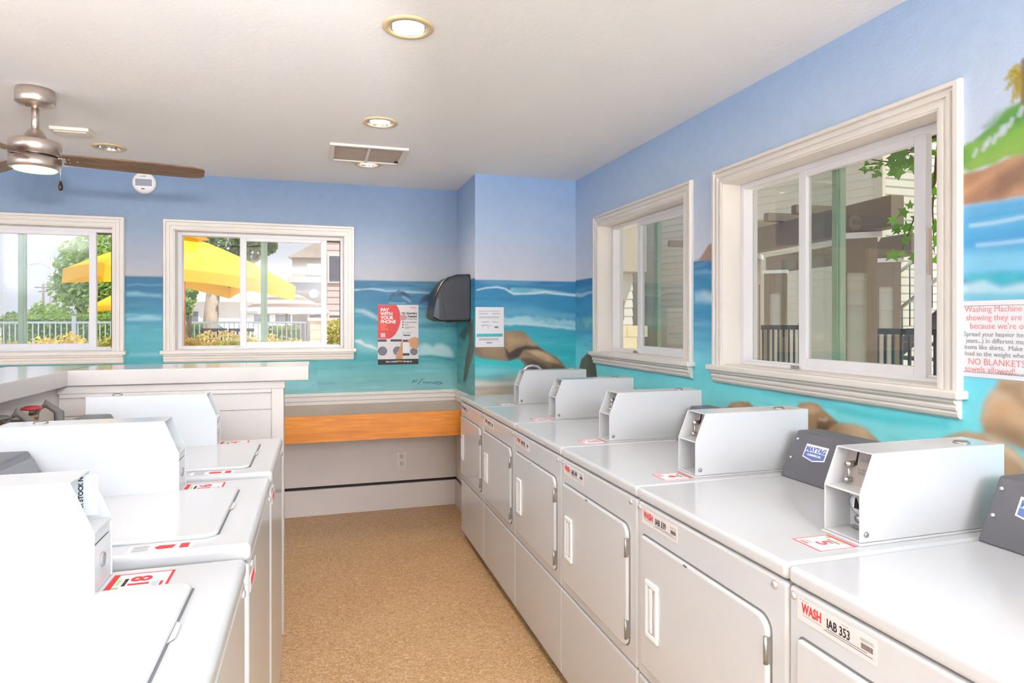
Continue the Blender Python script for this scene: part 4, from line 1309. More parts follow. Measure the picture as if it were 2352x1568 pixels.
# writing stuck inside the upper opening of the nearest coin box
near = [o for o in COL.objects if o.name == 'washing_machine'][0]
case = [o for o in near.children if o.name.startswith('coin_meter_case')][0]
slip = MB().box(.2635, .2643, .244, .30, 1.068, 1.142).obj('paper_slip', PAPER, case)
text('lettering', 'KER STOCK NO.', .0105, INK, slip, (.2632, .268, 1.072), (HALF, -HALF, -HALF), 'LEFT', 1.0, .0004)

# hoses and valves on the half wall behind the washers
HOSE = mat('grey_rubber_hose', rgb(92, 88, 86), .6, var=.1)
REDP = mat('red_valve_paint', rgb(168, 44, 50), .45, var=.06)
BRASS = mat('aged_brass', rgb(146, 124, 96), .4, metal=.7, var=.1)
for i, (y, lab) in enumerate(((2.66, 'red handled water valve with grey hose behind the farthest washer'), (2.42, 'dark water valve with grey hoses behind the middle washer'))):
    t = thing('water_valve', lab, 'water valve', (-1.03, y, 1.06), 0, 'water valves on the half wall')
    MB().tube([(0, 0, 0), (.06, 0, 0)], .014, 12).lathe([(.018, -.03), (.02, -.02), (.02, .02), (.018, .03)], 14, (.06, 0, 0)).tube([(.06, 0, .03), (.06, 0, .05)], .008, 10).obj('valve_body', BRASS, t)
    MB().lathe([(.0, .062), (.02, .06), (.032, .055), (.032, .048), (.02, .046), (.0, .046)], 18, (.06, 0, 0)).obj('valve_handle', REDP if i == 0 else HOSE, t)
    MB().tube([(.06, 0, -.03), (.062, 0, -.08), (.08, .03, -.14), (.12, .1, -.16), (.13, .14, -.3), (.1, .14, -.6)], .012, 10).obj('supply_hose', HOSE, t)
    MB().tube([(.02, .1, -.5), (.03, .1, .02), (.06, .12, .055), (.1, .13, .02), (.11, .13, -.35)], .016, 10).obj('drain_hose', mat('ribbed_grey_hose', rgb(120, 112, 106), .6, var=.12), t)

# silver duct showing behind the farthest dryer's coin box
t = MB().tube([(1.19, 3.8, .942), (1.2, 3.8, 1.05), (1.225, 3.8, 1.115), (1.255, 3.8, 1.137), (1.29, 3.8, 1.143), (1.325, 3.8, 1.135), (1.35, 3.8, 1.11), (1.365, 3.8, 1.05), (1.37, 3.8, .942)], .010, 10).obj('foil_loop', mat('crinkled_foil_duct', rgb(196, 196, 200), .35, metal=.8, var=.15, scale=40))
tag(t, 'silver foil loop standing behind the coin box of the farthest dryer', 'foil strap')
# ------------------------------------------------------------------ outside the windows
random.seed(11)
CONC = mat('pale_concrete', rgb(206, 200, 190), .8, var=.06, scale=1.5)
mb = MB().box(-60, 60, YB + .17, 110, -.25, -.05).box(XR + .17, 60, -40, YB + .17, -.25, -.05)
struct(mb.obj('ground', CONC))
GREENS = {k: mat(n, c, .6, var=.35, scale=1.3, trans=.4) for k, n, c in (('a', 'mid_green_leaf', rgb(156, 188, 96)), ('b', 'dark_green_leaf', rgb(120, 152, 92)), ('c', 'yellow_green_leaf', rgb(206, 204, 118)), ('d', 'fresh_green_leaf', rgb(104, 164, 60)))}
BARK = mat('pale_mottled_bark', rgb(196, 180, 160), .8, var=.3, scale=5, stretch=(1, 1, .4), bump=.4, bscale=12)
DBARK = mat('brown_bark', rgb(122, 98, 76), .85, var=.25, scale=6, bump=.4, bscale=14)

def leaves(mb, c, r, n, size, squash=(1, 1, 1)):
    """n leaf quads scattered through an ellipsoid's outer half."""
    for _ in range(n):
        d = Vector((random.gauss(0, 1), random.gauss(0, 1), random.gauss(0, 1))).normalized()
        p = Vector(c) + Vector((d.x * squash[0], d.y * squash[1], d.z * squash[2])) * r * (random.uniform(.55, 1.02))
        a = Vector((random.gauss(0, 1), random.gauss(0, 1), random.gauss(0, 1))).normalized()
        b = a.orthogonal().normalized()
        q = a.cross(b)
        s = size * random.uniform(.6, 1.3)
        mb.face((p - b * s, p + q * s * .6, p + b * s, p - q * s * .6))

def tree(name, label, base, trunk_r, trunk_h, blobs, n, size, leafm, bark, group=None):
    t = thing(name, label, 'tree', base, 0, group)
    B = Vector(base)
    top = Vector(blobs[0][0]) - B
    mb = MB().tube([(0, 0, 0), (0.02, 0, trunk_h * .5), (top.x * .3, top.y * .3, trunk_h)], [trunk_r * 1.15, trunk_r, trunk_r * .8], 12)
    for (c, r) in blobs:
        q = Vector(c) - B
        mb.tube([(top.x * .25, top.y * .25, trunk_h * .9), tuple(q * .6 + Vector((0, 0, trunk_h * .3))), tuple(q)], [trunk_r * .5, trunk_r * .3, trunk_r * .1], 7)
    mb.obj('trunk', bark, t)
    mb = MB()
    for (c, r) in blobs:
        leaves(mb, Vector(c) - B, r, int(n * max(r, .3)), size)
    mb.obj('foliage', leafm, t, fix=False)
    return t
def G(u, v, dep):
    p = at(u, v, dep)
    return (p.x, p.y, -.05)
def px(n, dep):
    return n * dep / FPX

tree('broad_tree', 'big leafy green tree beyond the hedge behind the street lamp', G(190, 738, 31), .22, 1.6, [(at(u, v, 31), px(r, 31)) for u, v, r in ((200, 640, 62), (190, 600, 56), (236, 575, 62), (265, 620, 60), (160, 655, 44), (235, 665, 64), (185, 700, 52), (245, 720, 55))], 520, .13, GREENS['a'], DBARK, 'trees beyond the fence')
tree('round_bush', 'rounded green bush under the utility pole', G(105, 738, 33), .12, .7, [(at(u, v, 33), px(r, 33)) for u, v, r in ((105, 725, 34), (85, 738, 26), (130, 735, 30), (60, 752, 18))], 620, .11, GREENS['a'], DBARK, 'trees beyond the fence')
tree('plane_tree', 'tall tree with pale mottled trunk behind the yellow umbrella', G(482, 738, 19), .21, 2.9, [(at(u, v, 19), px(r, 19)) for u, v, r in ((520, 545, 58), (470, 520, 60), (570, 560, 44), (545, 600, 26), (600, 545, 40), (620, 570, 14))], 560, .10, GREENS['b'], BARK, 'trees beyond the fence')
tree('slim_tree', 'slim tree beside the orange umbrella pole', G(436, 738, 12.4), .05, 1.0, [(at(u, v, 12.4), px(r, 12.4)) for u, v, r in ((432, 690, 18), (428, 715, 14), (440, 670, 12))], 420, .06, GREENS['a'], DBARK, 'trees beyond the fence')
tree('distant_tree', 'faint distant tree at the far end of the street behind the green stile', G(30, 738, 60), .2, 2.0, [(at(u, v, 60), px(r, 60)) for u, v, r in ((28, 730, 14), (16, 738, 12), (6, 742, 12))], 160, .2, GREENS['b'], DBARK, 'trees beyond the fence')

def hedge(label, p0, p1, z1, depth, m):
    a, b = Vector(p0), Vector(p1)
    L = (b - a).length
    t = thing('clipped_hedge', label, 'hedge', (a.x, a.y, -.05), math.atan2(b.y - a.y, b.x - a.x), 'clipped hedges behind the fence')
    MB().box(0, L, .06, depth - .06, 0, z1 - .08).obj('inner_branches', GREENS['b'], t)
    mb = MB()
    for _ in range(int(L * 900)):
        p = Vector((random.uniform(0, L), random.choice((0, 0, 0, depth)) + random.uniform(-.04, .08), random.uniform(0, z1)))
        if random.random() < .4:
            p = Vector((random.uniform(0, L), random.uniform(0, depth), z1 + random.uniform(-.06, .04)))
        d = Vector((random.gauss(0, 1), random.gauss(0, 1), random.gauss(0, 1))).normalized()
        e = d.orthogonal().normalized()
        f = d.cross(e)
        s = random.uniform(.03, .06)
        mb.face((p - e * s, p + f * s * .6, p + e * s, p - f * s * .6))
    mb.obj('foliage', m, t, fix=False)
hedge('long clipped hedge under the big leafy tree', G(0, 738, 17.5), G(330, 738, 17.5), 1.62, .9, GREENS['a'])
hedge('short clipped hedge below the striped umbrella', G(606, 738, 18.5), G(668, 738, 18.5), 1.3, .9, GREENS['a'])
hedge('clipped hedge beside the orange pole and pale trunk', G(395, 738, 24), G(462, 738, 24), 1.35, .9, GREENS['a'])

# picket fence of thin pale metal
PALEM = mat('pale_blue_metal', rgb(176, 188, 204), .5, var=.04)
fx0, fx1, fy = at(-20, 738, 14.6).x, at(705, 738, 14.0).x, 14.4
t = thing('picket_fence', 'pale metal picket fence running behind the yellow shrubs', 'fence', (fx0, fy, -.05))
L_ = fx1 - fx0
MB().box(0, L_, -.015, .015, 1.43, 1.47).obj('rail', PALEM, t)
MB().box(0, L_, -.015, .015, .18, .22).obj('rail', PALEM, t)
pk = None
NP = 74
for k in range(NP):
    if pk is None:
        pk = MB().box(-.009, .009, -.009, .009, 0, 1.45).obj('picket', PALEM, t)
        o = pk
    else:
        o = pk.copy()
        COL.objects.link(o)
    o.location = (.03 + k * (L_ - .06) / (NP - 1), 0, 0)
for k in range(4):
    MB().box(-.03, .03, -.03, .03, 0, 1.58).obj('post', PALEM, t).location = (L_ * (k + .5) / 4, 0, 0)

# low yellow-green shrubs in front of the fence
YL = mat('yellow_shrub_leaf', rgb(226, 204, 112), .6, var=.35, scale=3, trans=.35)
SHR = ['yellow shrub at the left end of the fence', 'yellow shrub below the street lamp', 'yellow shrub under the first yellow umbrella tip', 'yellow shrub beside the small window frame edge', 'yellow shrub next to the orange umbrella pole', 'yellow shrub in front of the pale tree trunk', 'yellow shrub in front of the dark patio chairs', 'yellow shrub behind the green stile of the nearer window', 'yellow shrub below the striped umbrella']
for i, (u, v) in enumerate(((34, 790), (108, 784), (182, 778), (256, 778), (424, 780), (500, 770), (546, 774), (612, 780), (670, 774))):
    d = 10.5 + .62 * (i % 2)
    b = G(u, v, d)
    zt_ = at(u, v - 17, d).z
    t = thing('flowering_shrub', 'low ' + SHR[i], 'shrub', b, 0, 'yellow shrubs along the fence')
    MB().tube([(0, 0, 0), (.02, 0, .5)], .02, 6).tube([(0, 0, .2), (-.12, .03, .7)], .012, 6).tube([(0, 0, .2), (.14, -.03, .7)], .012, 6).obj('stem', DBARK, t)
    mb = MB()
    for _ in range(4):
        leaves(mb, (random.uniform(-.16, .16), random.uniform(-.12, .12), (zt_ + .05) * random.uniform(.62, .8)), .27, 280, .035)
    mb.obj('foliage', YL if i % 3 else GREENS['c'], t, fix=False)

# umbrellas
def umbrella(label, apex, half, drop, n, mats, pole_m, stripes=False, tilt=(0, 0), rot=0.0, sag=.06, val=.16, pole_len=None):
    t = thing('patio_umbrella', label, 'umbrella', (apex.x, apex.y, -.05), 0, 'patio umbrellas in the courtyard')
    H0 = apex.z + .05
    c = MB()
    K, M = (14, 4) if stripes else (6, 8)
    edge = []
    for k in range(n):
        a0_, a1_ = 2 * math.pi * k / n + rot, 2 * math.pi * (k + 1) / n + rot
        p0 = Vector((half * math.cos(a0_), half * math.sin(a0_), -drop))
        p1 = Vector((half * math.cos(a1_), half * math.sin(a1_), -drop))
        grid = []
        for i in range(K + 1):
            s = i / K
            row = []
            for j in range(M + 1):
                w = j / M
                e = p0.lerp(p1, w)
                bow = 4 * w * (1 - w)
                e = e * (1 - sag * bow)
                e.z = -drop + sag * half * .35 * bow
                p = e * s
                p.z = e.z * s + .05 * half * math.sin(math.pi * s) * .6
                row.append(c.bm.verts.new(p))
            grid.append(row)
        edge.append(grid[-1])
        for i in range(K):
            for j in range(M):
                f = c.bm.faces.new((grid[i][j], grid[i][j + 1], grid[i + 1][j + 1], grid[i + 1][j]))
                f.material_index = (i // 2) % 2 if stripes else 0
                f.smooth = True
        if val:
            low_ = [c.bm.verts.new(v.co + Vector((0, 0, -val * (1 - .25 * math.sin(math.pi * j / M))))) for j, v in enumerate(grid[-1])]
            for j in range(M):
                c.bm.faces.new((grid[-1][j], grid[-1][j + 1], low_[j + 1], low_[j]))
    bmesh.ops.remove_doubles(c.bm, verts=c.bm.verts, dist=1e-4)
    can = c.obj('canopy', mats, t)
    can.location = (0, 0, H0)
    can.rotation_euler = (tilt[0], tilt[1], 0)
    so_ = can.modifiers.new('thick', 'SOLIDIFY')
    so_.thickness = .004
    if not stripes:
        MB().lathe([(.34, -.04), (.2, .04), (.05, .1), (.0, .11)], n * 4).obj('vent_cap', mats, can)
    rb = MB()
    for k in range(n):
        a0_ = 2 * math.pi * k / n + rot
        rb.tube([(0, 0, -.06), (half * .98 * math.cos(a0_), half * .98 * math.sin(a0_), -drop - .012)], .012, 6)
    rb.obj('rib', pole_m, can)
    MB().tube([(0, 0, 0), (0, 0, H0 - .02)], .028, 12).obj('pole', pole_m, t)
    MB().lathe([(.0, 0), (.26, 0), (.26, .05), (.06, .08), (.06, .3), (.0, .3)], 20).obj('base', mat('umbrella_base_grey', rgb(120, 118, 116), .7, var=.05), t)
    return t
YEL = mat('yellow_canvas', rgb(255, 228, 76), .8, var=.03, scale=2, trans=.5)
OWD = mat('orange_pole_wood', rgb(206, 132, 54), .5, var=.1)
WST, BST = mat('white_canvas', rgb(244, 242, 240), .8, var=.02, trans=.3), mat('taupe_canvas', rgb(150, 126, 112), .8, var=.05, trans=.2)
ap = at(421, 537, 9.0)
umbrella('large yellow canvas umbrella with orange pole filling the nearer window', ap, px(268, 9.0), .62, 4, YEL, OWD, rot=-TH, tilt=(0, math.radians(4.6)), sag=.12, val=.2)
ap = at(322, 650, 16)
umbrella('smaller yellow umbrella low behind the big yellow one', ap, px(114, 16), .62, 4, YEL, OWD, rot=-TH + .1, sag=.1, val=.12)
ap = at(658, 664, 17)
umbrella('white and taupe striped umbrella in front of the corner house', ap, px(100, 17), .60, 8, [WST, BST], mat('taupe_pole', rgb(150, 130, 116), .6, var=.06), stripes=True, rot=.2, sag=.02, val=.08)

# street lamp, utility pole and wire
LAMPM = mat('pale_lamp_metal', rgb(176, 176, 178), .5, var=.04)
b = Vector(G(115, 738, 38))
t = thing('street_lamp', 'tall pale street lamp with a long curved arm in front of the leafy tree', 'street lamp', b)
ztop = at(117, 571, 38).z + .05
MB().tube([(0, 0, 0), (.05, 0, ztop * .5), (.08, 0, ztop)], [.1, .08, .045], 10).obj('pole', LAMPM, t)
arm = [Vector(at(u, v, 38)) - b for u, v in ((114, 616), (104, 608), (92, 605), (72, 606))]
MB().tube(arm, .03, 8).obj('arm', LAMPM, t)
MB().lathe([(.0, -.05), (.12, -.04), (.14, .0), (.06, .05), (.0, .06)], 14, tuple(arm[-1])).obj('lamp_head', LAMPM, t)
b = Vector(G(99.5, 738, 78))
UPM = mat('weathered_pole_wood', rgb(130, 116, 104), .8, var=.1)
t = thing('utility_pole', 'thin utility pole with two crossarms far behind the street lamp', 'utility pole', b)
z1 = at(99, 656, 78).z
MB().tube([(0, 0, 0), (0, 0, z1 + .3)], .12, 8).obj('pole', UPM, t)
for v, w in ((660, 17), (669, 9)):
    z_ = at(99, v, 78).z + .05
    MB().box(-px(w, 78), px(w, 78), -.06, .06, z_ - .06, z_ + .06).obj('crossarm', UPM, t)
o = MB().tube([at(-60, 660, 60), at(10, 662, 60), at(143, 668, 60), at(258, 674, 60), at(420, 682, 60), at(560, 676, 60), at(680, 668, 60)], .022, 6).obj('power_line', mat('pale_cable', rgb(196, 192, 188), .6, var=.03))
tag(o, 'single pale power line crossing the sky behind the umbrellas', 'power line')

# buildings beyond the courtyard
def clapboard(mb, foot, z0, z1, pitch, lip=.016):
    """Lapped boards around a convex footprint."""
    n = len(foot)
    P = [Vector(p) for p in foot]
    ar = sum(P[i].x * P[(i + 1) % n].y - P[(i + 1) % n].x * P[i].y for i in range(n))
    sg = 1 if ar > 0 else -1
    off = []
    for i in range(n):
        e0, e1 = (P[i] - P[i - 1]).normalized(), (P[(i + 1) % n] - P[i]).normalized()
        n0, n1 = Vector((e0.y, -e0.x)) * sg, Vector((e1.y, -e1.x)) * sg
        off.append((n0 + n1) / max(.35, 1 + n0.dot(n1)))
    z = z0
    while z < z1 - 1e-4:
        zz = min(z + pitch, z1)
        lo = [mb.bm.verts.new((*(P[i] + off[i] * lip), z)) for i in range(n)]
        hi = [mb.bm.verts.new((*P[i], zz)) for i in range(n)]
        mb.bm.faces.new(lo[::-1])
        mb.bm.faces.new(hi)
        for i in range(n):
            mb.bm.faces.new((lo[i], lo[(i + 1) % n], hi[(i + 1) % n], hi[i]))
        z = zz
HWALL = mat('pale_house_paint', rgb(232, 228, 222), .8, var=.03)
ROOFM = mat('pale_roof_tile', rgb(206, 196, 188), .8, var=.1, scale=4)
PINKW = mat('pale_pink_siding', rgb(226, 206, 202), .7, var=.03)
WINM = mat('house_window_glass', rgb(130, 130, 142), .15, var=.1)
TANW = mat('tan_stucco', rgb(190, 178, 164), .8, var=.04)
b = Vector(G(600, 738, 48))
t = thing('low_house', 'long low white house far behind the fence', 'building', b)
MB().box(-9.5, 3.2, 0, 6, 0, 3.0).obj('wall', HWALL, t)
MB().prism([(-.5, 2.9), (6.5, 2.9), (3, 4.0)], 'x', -10, 3.6).obj('roof', ROOFM, t)
for x in (-8, -5.5, -.6, .9):
    f = MB().box(x, x + 1.3, -.05, .02, 1.2, 2.3).obj('window', HWALL, t)
    MB().box(x + .1, x + 1.2, -.06, -.04, 1.3, 2.2).obj('pane', WINM, f)

b = Vector(G(668, 738, 25))
r_ = -TH * .3
t = thing('corner_house', 'two-storey tan corner house with hipped roof and mid-height ledge', 'building', b, r_)
w = px(60, 25)
z1, zm = at(668, 590, 25).z + .05, at(668, 640, 25).z + .05
MB().box(.05, 4.2, 0, 5, 0, z1).obj('wall', TANW, t)
MB().prism([(-.1, 0), (4.4, 0), (3.2, .62), (1.0, .62)], 'y', -.15, 5.1).obj('roof', ROOFM, t).location = (0, 0, z1 - .02)
MB().box(-.12, 4.3, -.12, 5, zm - .14, zm + .08).obj('ledge', mat('tan_trim', rgb(212, 200, 188), .8, var=.03), t)
for x, za, zb in ((.62, 3.3, z1 - .25), (.62, .6, 2.2)):
    f = MB().box(x, x + .85, -.06, .02, za, zb).obj('window', HWALL, t)
    MB().box(x + .1, x + .75, -.07, -.05, za + .1, zb - .1).obj('pane', WINM, f)

b = Vector(at(746, 738, 19))
t = thing('pink_house', 'pale pink siding house seen through the open gap of the nearer window', 'building', (b.x, b.y, -.05), -.12)
mb = MB()
clapboard(mb, [(0, 0), (4, 0), (4, 5), (0, 5)], 0, 5.6, .2)
mb.obj('wall', PINKW, t)
for va, vb, nm in ((588, 645, 'upper'), (724, 738, 'lower')):
    za, zb = at(760, vb, 19).z + .05, at(760, va, 19).z + .05
    if nm == 'lower':
        za -= .8
    f = MB().box(.08, .72, -.05, .02, za - .06, zb + .06).obj('window', HWALL, t)
    MB().box(.14, .66, -.06, -.045, za, zb).obj('pane', WINM, f)
MB().box(-.3, 4.3, -.6, 5.3, 5.5, 5.7).obj('roof', ROOFM, t)
MB().lathe([(.0, -.04), (.1, -.03), (.12, .0), (.0, .03)], 14, (.2, -.35, 5.47)).obj('porch_lamp', HWALL, t)

BLK = mat('peach_block', rgb(232, 206, 184), .8, var=.08, scale=3)
b = Vector(at(712, 738, 13))
t = thing('block_wall', 'low peach block wall under the pink house', 'garden wall', (b.x, b.y, -.05), 0)
mb = MB()
for rr in range(8):
    for k in range(9):
        x = k * .4 - (.2 if rr % 2 else 0)
        mb.box(max(0, x + .004), x + .396, 0, .18, rr * .185 + .004, rr * .185 + .181)
mb.box(.01, 3.4, .01, .17, 0, 1.48)
mb.obj('block_courses', BLK, t)
MB().box(-.04, 3.5, -.03, .21, 1.48, 1.545).obj('coping', mat('peach_coping', rgb(238, 216, 198), .8, var=.05), t)
b = G(768, 760, 12.2)
t = thing('leafy_shrub', 'olive green shrub in front of the peach block wall', 'shrub', b)
MB().tube([(0, 0, 0), (0, 0, .9)], .02, 6).obj('stem', DBARK, t)
mb = MB()
for z_ in (.75, 1.0, 1.2, 1.36):
    leaves(mb, (random.uniform(-.04, .04), 0, z_), .17, 200, .035)
mb.obj('foliage', GREENS['c'], t, fix=False)

# dark patio chairs and a parked car glimpsed through the fence
DM = mat('dark_patio_metal', rgb(70, 64, 76), .5, var=.05)
for i, (u, lab) in enumerate(((488, 'dark metal patio chair nearest the pale tree trunk'), (560, 'dark metal patio chair nearest the sash edge'))):
    b = G(u, 760, 12.6)
    t = thing('patio_chair', lab, 'chair', b, .3 * i, 'dark patio chairs')
    MB().box(-.24, .24, -.24, .24, .68, .72).obj('seat', DM, t)
    mb = MB()
    for k in range(7):
        mb.box(-.23 + k * .07, -.2 + k * .07, .21, .24, .7, 1.3)
    mb.box(-.24, .24, .205, .245, 1.27, 1.33)
    mb.obj('backrest', DM, t)
    for sx in (-.22, .2):
        for sy in (-.22, .2):
            MB().box(sx, sx + .025, sy, sy + .025, 0, .69).obj('leg', DM, t)
b = G(448, 760, 26)
t = thing('parked_car', 'pale parked car behind the fence by the orange umbrella pole', 'car', b, .2)
CP = mat('car_silver_paint', rgb(220, 222, 226), .25, coat=.5, var=.02)
MB().prism([(-2.1, .35), (2.1, .35), (2.15, .8), (1.5, .95), (.8, 1.42), (-.9, 1.45), (-1.7, 1.0), (-2.15, .9)], 'y', -.8, .8).obj('body', CP, t, bevel=.06, seg=3)
MB().prism([(1.3, .98), (.78, 1.36), (-.85, 1.39), (-1.5, 1.02)], 'y', -.815, .815).obj('side_windows', mat('car_teal_glass', rgb(120, 168, 176), .1, var=.05), t)
for x in (-1.3, 1.3):
    for y in (-.82, .62):
        MB().lathe([(.0, y), (.32, y), (.34, y + .03), (.34, y + .17), (.32, y + .2), (.0, y + .2)], 20, (x, 0, .34), axis='y').obj('wheel', BLACK, t)

# ------------------------------------------------------------------ outside the dryer-side windows
SIDING = mat('cream_grey_siding', rgb(214, 210, 196), .7, var=.03, scale=2)
TAUPE = mat('taupe_trim_paint', rgb(150, 132, 110), .7, var=.05, scale=4)
BEAMM = mat('weathered_beam_wood', rgb(132, 118, 102), .8, var=.14, scale=3, stretch=(1, .2, 1))
CAPM = mat('white_cap_paint', rgb(240, 240, 240), .5, var=.02)
PHI = math.radians(19.4)
c = at(2021, 738, 12)
t = thing('apartment_building', 'cream siding apartment building behind the pergola and stairs', 'building', (c.x, c.y, -.05), PHI)
mb = MB()
clapboard(mb, [(0, 0), (7 * .943, -7 * .332), (9, 13.5), (0, 13.5)], 0, 7.2, .155)
mb.obj('wall', SIDING, t)
MB().box(-.035, .09, -.06, .09, 0, 7.2).obj('corner_trim', mat('cream_trim_board', rgb(206, 198, 180), .7, var=.03), t)
mb = MB()
for yy in (3.2, 9.0):
    mb.box(-.03, .05, yy, yy + .14, 0, 7.2)
mb.obj('batten', mat('cream_trim_board', rgb(206, 198, 180)), t)
c2 = at(1500, 738, 17)
t = thing('white_annex', 'bright white siding annex glimpsed in the small window beyond the pergola', 'building', (at(1452, 738, 15).x, at(1452, 738, 15).y, -.05), 0)
mb = MB()
clapboard(mb, [(-4.4, 0), (0, 0), (0, 4), (-4.4, 4)], 0, 2.62, .2)
mb.obj('wall', HWALL, t)
MB().box(-4.5, .1, -.5, 4.1, 2.6, 4.2).obj('upper_storey', TANW, t)
f = MB().box(-.52, -.24, -.06, .0, 1.5, 1.95).obj('window', TAUPE, t)
MB().box(-.48, -.28, -.07, -.05, 1.55, 1.9).obj('pane', HWALL, f)
p = at(1440, 738, 11)
t = thing('cream_block_wall', 'low cream block wall in front of the white annex', 'garden wall', (p.x - 2.4, p.y, -.05), 0)
mb = MB()
for rr in range(7):
    for k in range(7):
        x = k * .4 - (.2 if rr % 2 else 0)
        mb.box(max(0, x + .004), x + .396, 0, .18, rr * .2 + .004, rr * .2 + .196)
mb.box(.01, 2.55, .01, .17, 0, 1.4)
mb.obj('block_courses', mat('cream_block', rgb(236, 222, 180), .8, var=.06), t)

# pergola: four boxed pillars, two long beams, cross rafters
PIL = [at(1968, 738, 5.2), at(2034, 738, 7.25), at(1712, 738, 6.8), at(1782, 738, 8.9)]
ang = math.atan2(PIL[2].y - PIL[0].y, PIL[2].x - PIL[0].x) - HALF
t = thing('pergola', 'taupe timber pergola on boxed pillars outside the big window', 'pergola', (PIL[0].x, PIL[0].y, -.05), ang)
inv = Matrix.Rotation(-ang, 3, 'Z')
def loc_(p):
    q = inv @ Vector((p.x - PIL[0].x, p.y - PIL[0].y, 0))
    return q
for P in PIL:
    q = loc_(P)
    a = .125
    pr_ = -math.radians(44) - ang
    Q, q = q, Vector((0, 0, 0))
    mb = MB()
    clapboard(mb, [(q.x - a + .02, q.y - a + .02), (q.x + a - .02, q.y - a + .02), (q.x + a - .02, q.y + a - .02), (q.x - a + .02, q.y + a - .02)], 0, 2.12, .2, .012)
    pl = mb.obj('pillar', SIDING, t)
    pl.location = Q
    pl.rotation_euler = (0, 0, pr_)
    mb = MB()
    for sx in (-1, 1):
        for sy in (-1, 1):
            cx_, cy_ = q.x + sx * (a - .02), q.y + sy * (a - .02)
            mb.box(cx_ - .035, cx_ + .035, cy_ - .035, cy_ + .035, 0, 2.13)
    mb.box(q.x - a - .012, q.x + a + .012, q.y - a - .012, q.y + a + .012, 1.86, 2.13).box(q.x - a - .012, q.x + a + .012, q.y - a - .012, q.y + a + .012, 0, .25)
    mb.obj('trim_board', TAUPE, pl)
    MB().box(q.x - a - .04, q.x + a + .04, q.y - a - .04, q.y + a + .04, 2.13, 2.175).obj('cap', CAPM, pl)
for A, B in ((PIL[0], PIL[2]), (PIL[1], PIL[3])):
    a_, b_ = loc_(A), loc_(B)
    MB().box(a_.x - .06, a_.x + .06, a_.y - .42, b_.y + .5, 2.18, 2.42).obj('beam', BEAMM, t, bevel=.008)
w_ = loc_(PIL[1]).x
for k in range(7):
    y = .35 + k * .42
    MB().box(-.22, .3, y + .12, y + .19, 2.42, 2.5).obj('rafter', BEAMM, t, bevel=.004)

# dark railings and the outside stairs
RAILM = mat('dark_blue_metal', rgb(58, 60, 72), .45, var=.05)
def railing(label, A, B, zt_, n):
    L = (B - A).length
    t = thing('metal_railing', label, 'railing', (A.x, A.y, -.05), math.atan2(B.y - A.y, B.x - A.x), 'dark railings beyond the big window')
    MB().box(0, L, -.022, .022, zt_ - .02, zt_ + .03).obj('rail', RAILM, t)
    MB().box(0, L, -.015, .015, .1, .14).obj('rail', RAILM, t)
    for k in range(n):
        MB().box(-.01, .01, -.01, .01, .1, zt_).obj('baluster', RAILM, t).location = (L * (k + .5) / n, 0, 0)
    for x in (0, L):
        MB().box(x - .035, x + .035, -.035, .035, 0, zt_ + .05).obj('post', RAILM, t)
railing('dark metal railing in front of the white-capped far pillar', at(1700, 738, 7.2), at(1842, 738, 7.0), 1.40, 12)
railing('dark metal railing beside the near pillar below the stairs', at(1990, 738, 5.6), at(2200, 738, 5.0), 1.38, 11)
A = at(2030, 738, 7.8)
t = thing('outside_stairs', 'dark metal outside stairs with sloping pale handrail', 'stairs', (A.x, A.y, -.05), -TH + .1)
STM = mat('dark_stair_metal', rgb(88, 84, 90), .5, var=.06)
STL = mat('pale_handrail_metal', rgb(176, 172, 166), .4, metal=.5, var=.05)
for k in range(9):
    x = .02 + k * .24
    z = .62 + k * .18
    MB().box(x, x + .28, 0, .9, z, z + .035).obj('tread', STM, t)
    MB().box(x + .03, x + .12, -.004, .004, z + .01, z + .028).box(x + .16, x + .25, -.004, .004, z + .01, z + .028).obj('nosing_strip', CAPM, t)
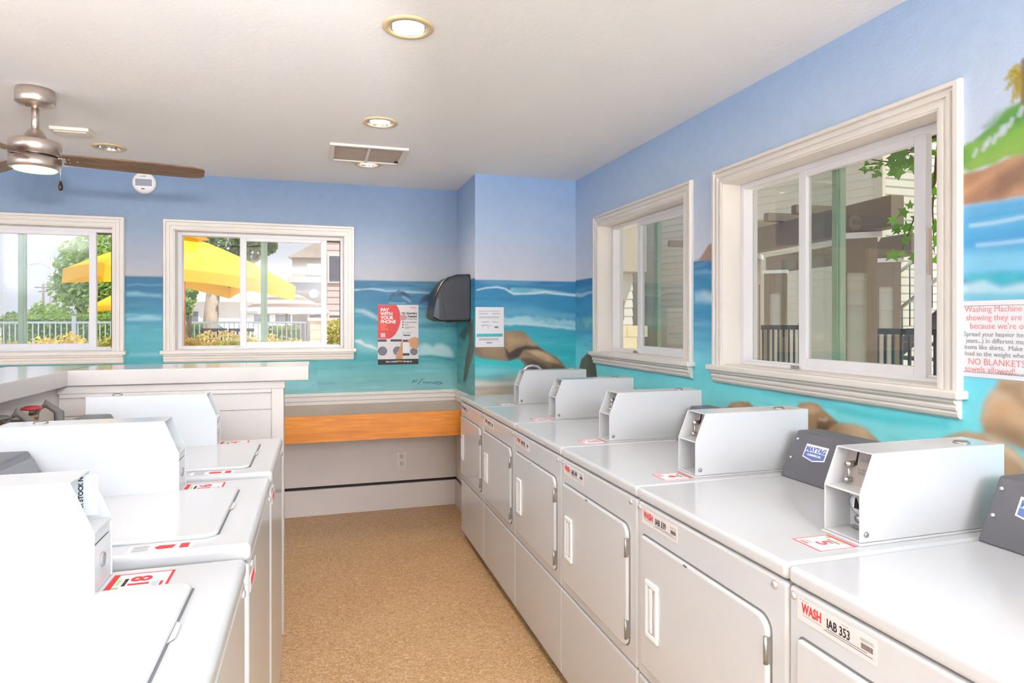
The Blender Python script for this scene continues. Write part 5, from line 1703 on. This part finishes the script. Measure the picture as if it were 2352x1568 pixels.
MB().prism([(0, .3), (2.4, 2.1), (2.4, 2.32), (0, .56)], 'y', .9, .94).obj('stringer', STM, t)
for y in (-.02, .92):
    mb = MB().tube([(.0, y, 1.48), (2.3, y, 3.2)], .022, 10)
    mb.obj('handrail', STL, t)
    mb = MB()
    for k in range(14):
        x = .06 + k * .165
        mb.tube([(x, y, .62 + .75 * x), (x, y, 1.47 + .75 * x)], .009, 6)
    mb.obj('baluster_row', STM, t)

# vine branch with maple-like leaves hanging in the upper corner of the big window
LF = mat('vine_leaf_green', rgb(112, 168, 52), .5, var=.3, scale=9, trans=.45)
def leaf_star(mb, c, s, nrm, roll):
    nrm = nrm.normalized()
    a = nrm.orthogonal().normalized()
    b = nrm.cross(a)
    pts = []
    for k in range(10):
        ang_ = roll + 2 * math.pi * k / 10
        r = s * ((1.0, .42, .85, .40, .62, .3, .62, .40, .85, .42)[k])
        pts.append(c + a * (math.cos(ang_) * r) + b * (math.sin(ang_) * r))
    mb.face(pts)
B0 = at(2140, 300, 3.25)
t = thing('vine_branch', 'green maple-leaved vine branch hanging at the open side of the big window', 'vine', B0)
tw = MB()
lf = MB()
for path in (((2150, 250), (2110, 340), (2040, 372), (1972, 362)), ((2160, 260), (2148, 420), (2100, 500), (2072, 575)), ((2165, 250), (2150, 360), (2142, 480), (2146, 580)), ((2140, 300), (2090, 345), (2060, 350))):
    P = [at(u, v, 3.15 + .25 * i / 3) - B0 for i, (u, v) in enumerate(path)]
    tw.tube(P, [.006, .005, .004, .002][:len(P)] if len(P) == 4 else .004, 6)
    for i in range(len(P) - 1):
        for k in range(9 if i else 5):
            q = P[i].lerp(P[i + 1], (k + random.random()) / 9) + Vector((random.gauss(0, .035), random.gauss(0, .05), random.gauss(-.03, .03)))
            leaf_star(lf, q, random.uniform(.032, .06), Vector((-.7 + random.gauss(0, .5), -.7 + random.gauss(0, .5), random.gauss(.1, .5))), random.uniform(0, 6.3))
tw.obj('twig', DBARK, t)
lf.obj('foliage', LF, t, fix=False)
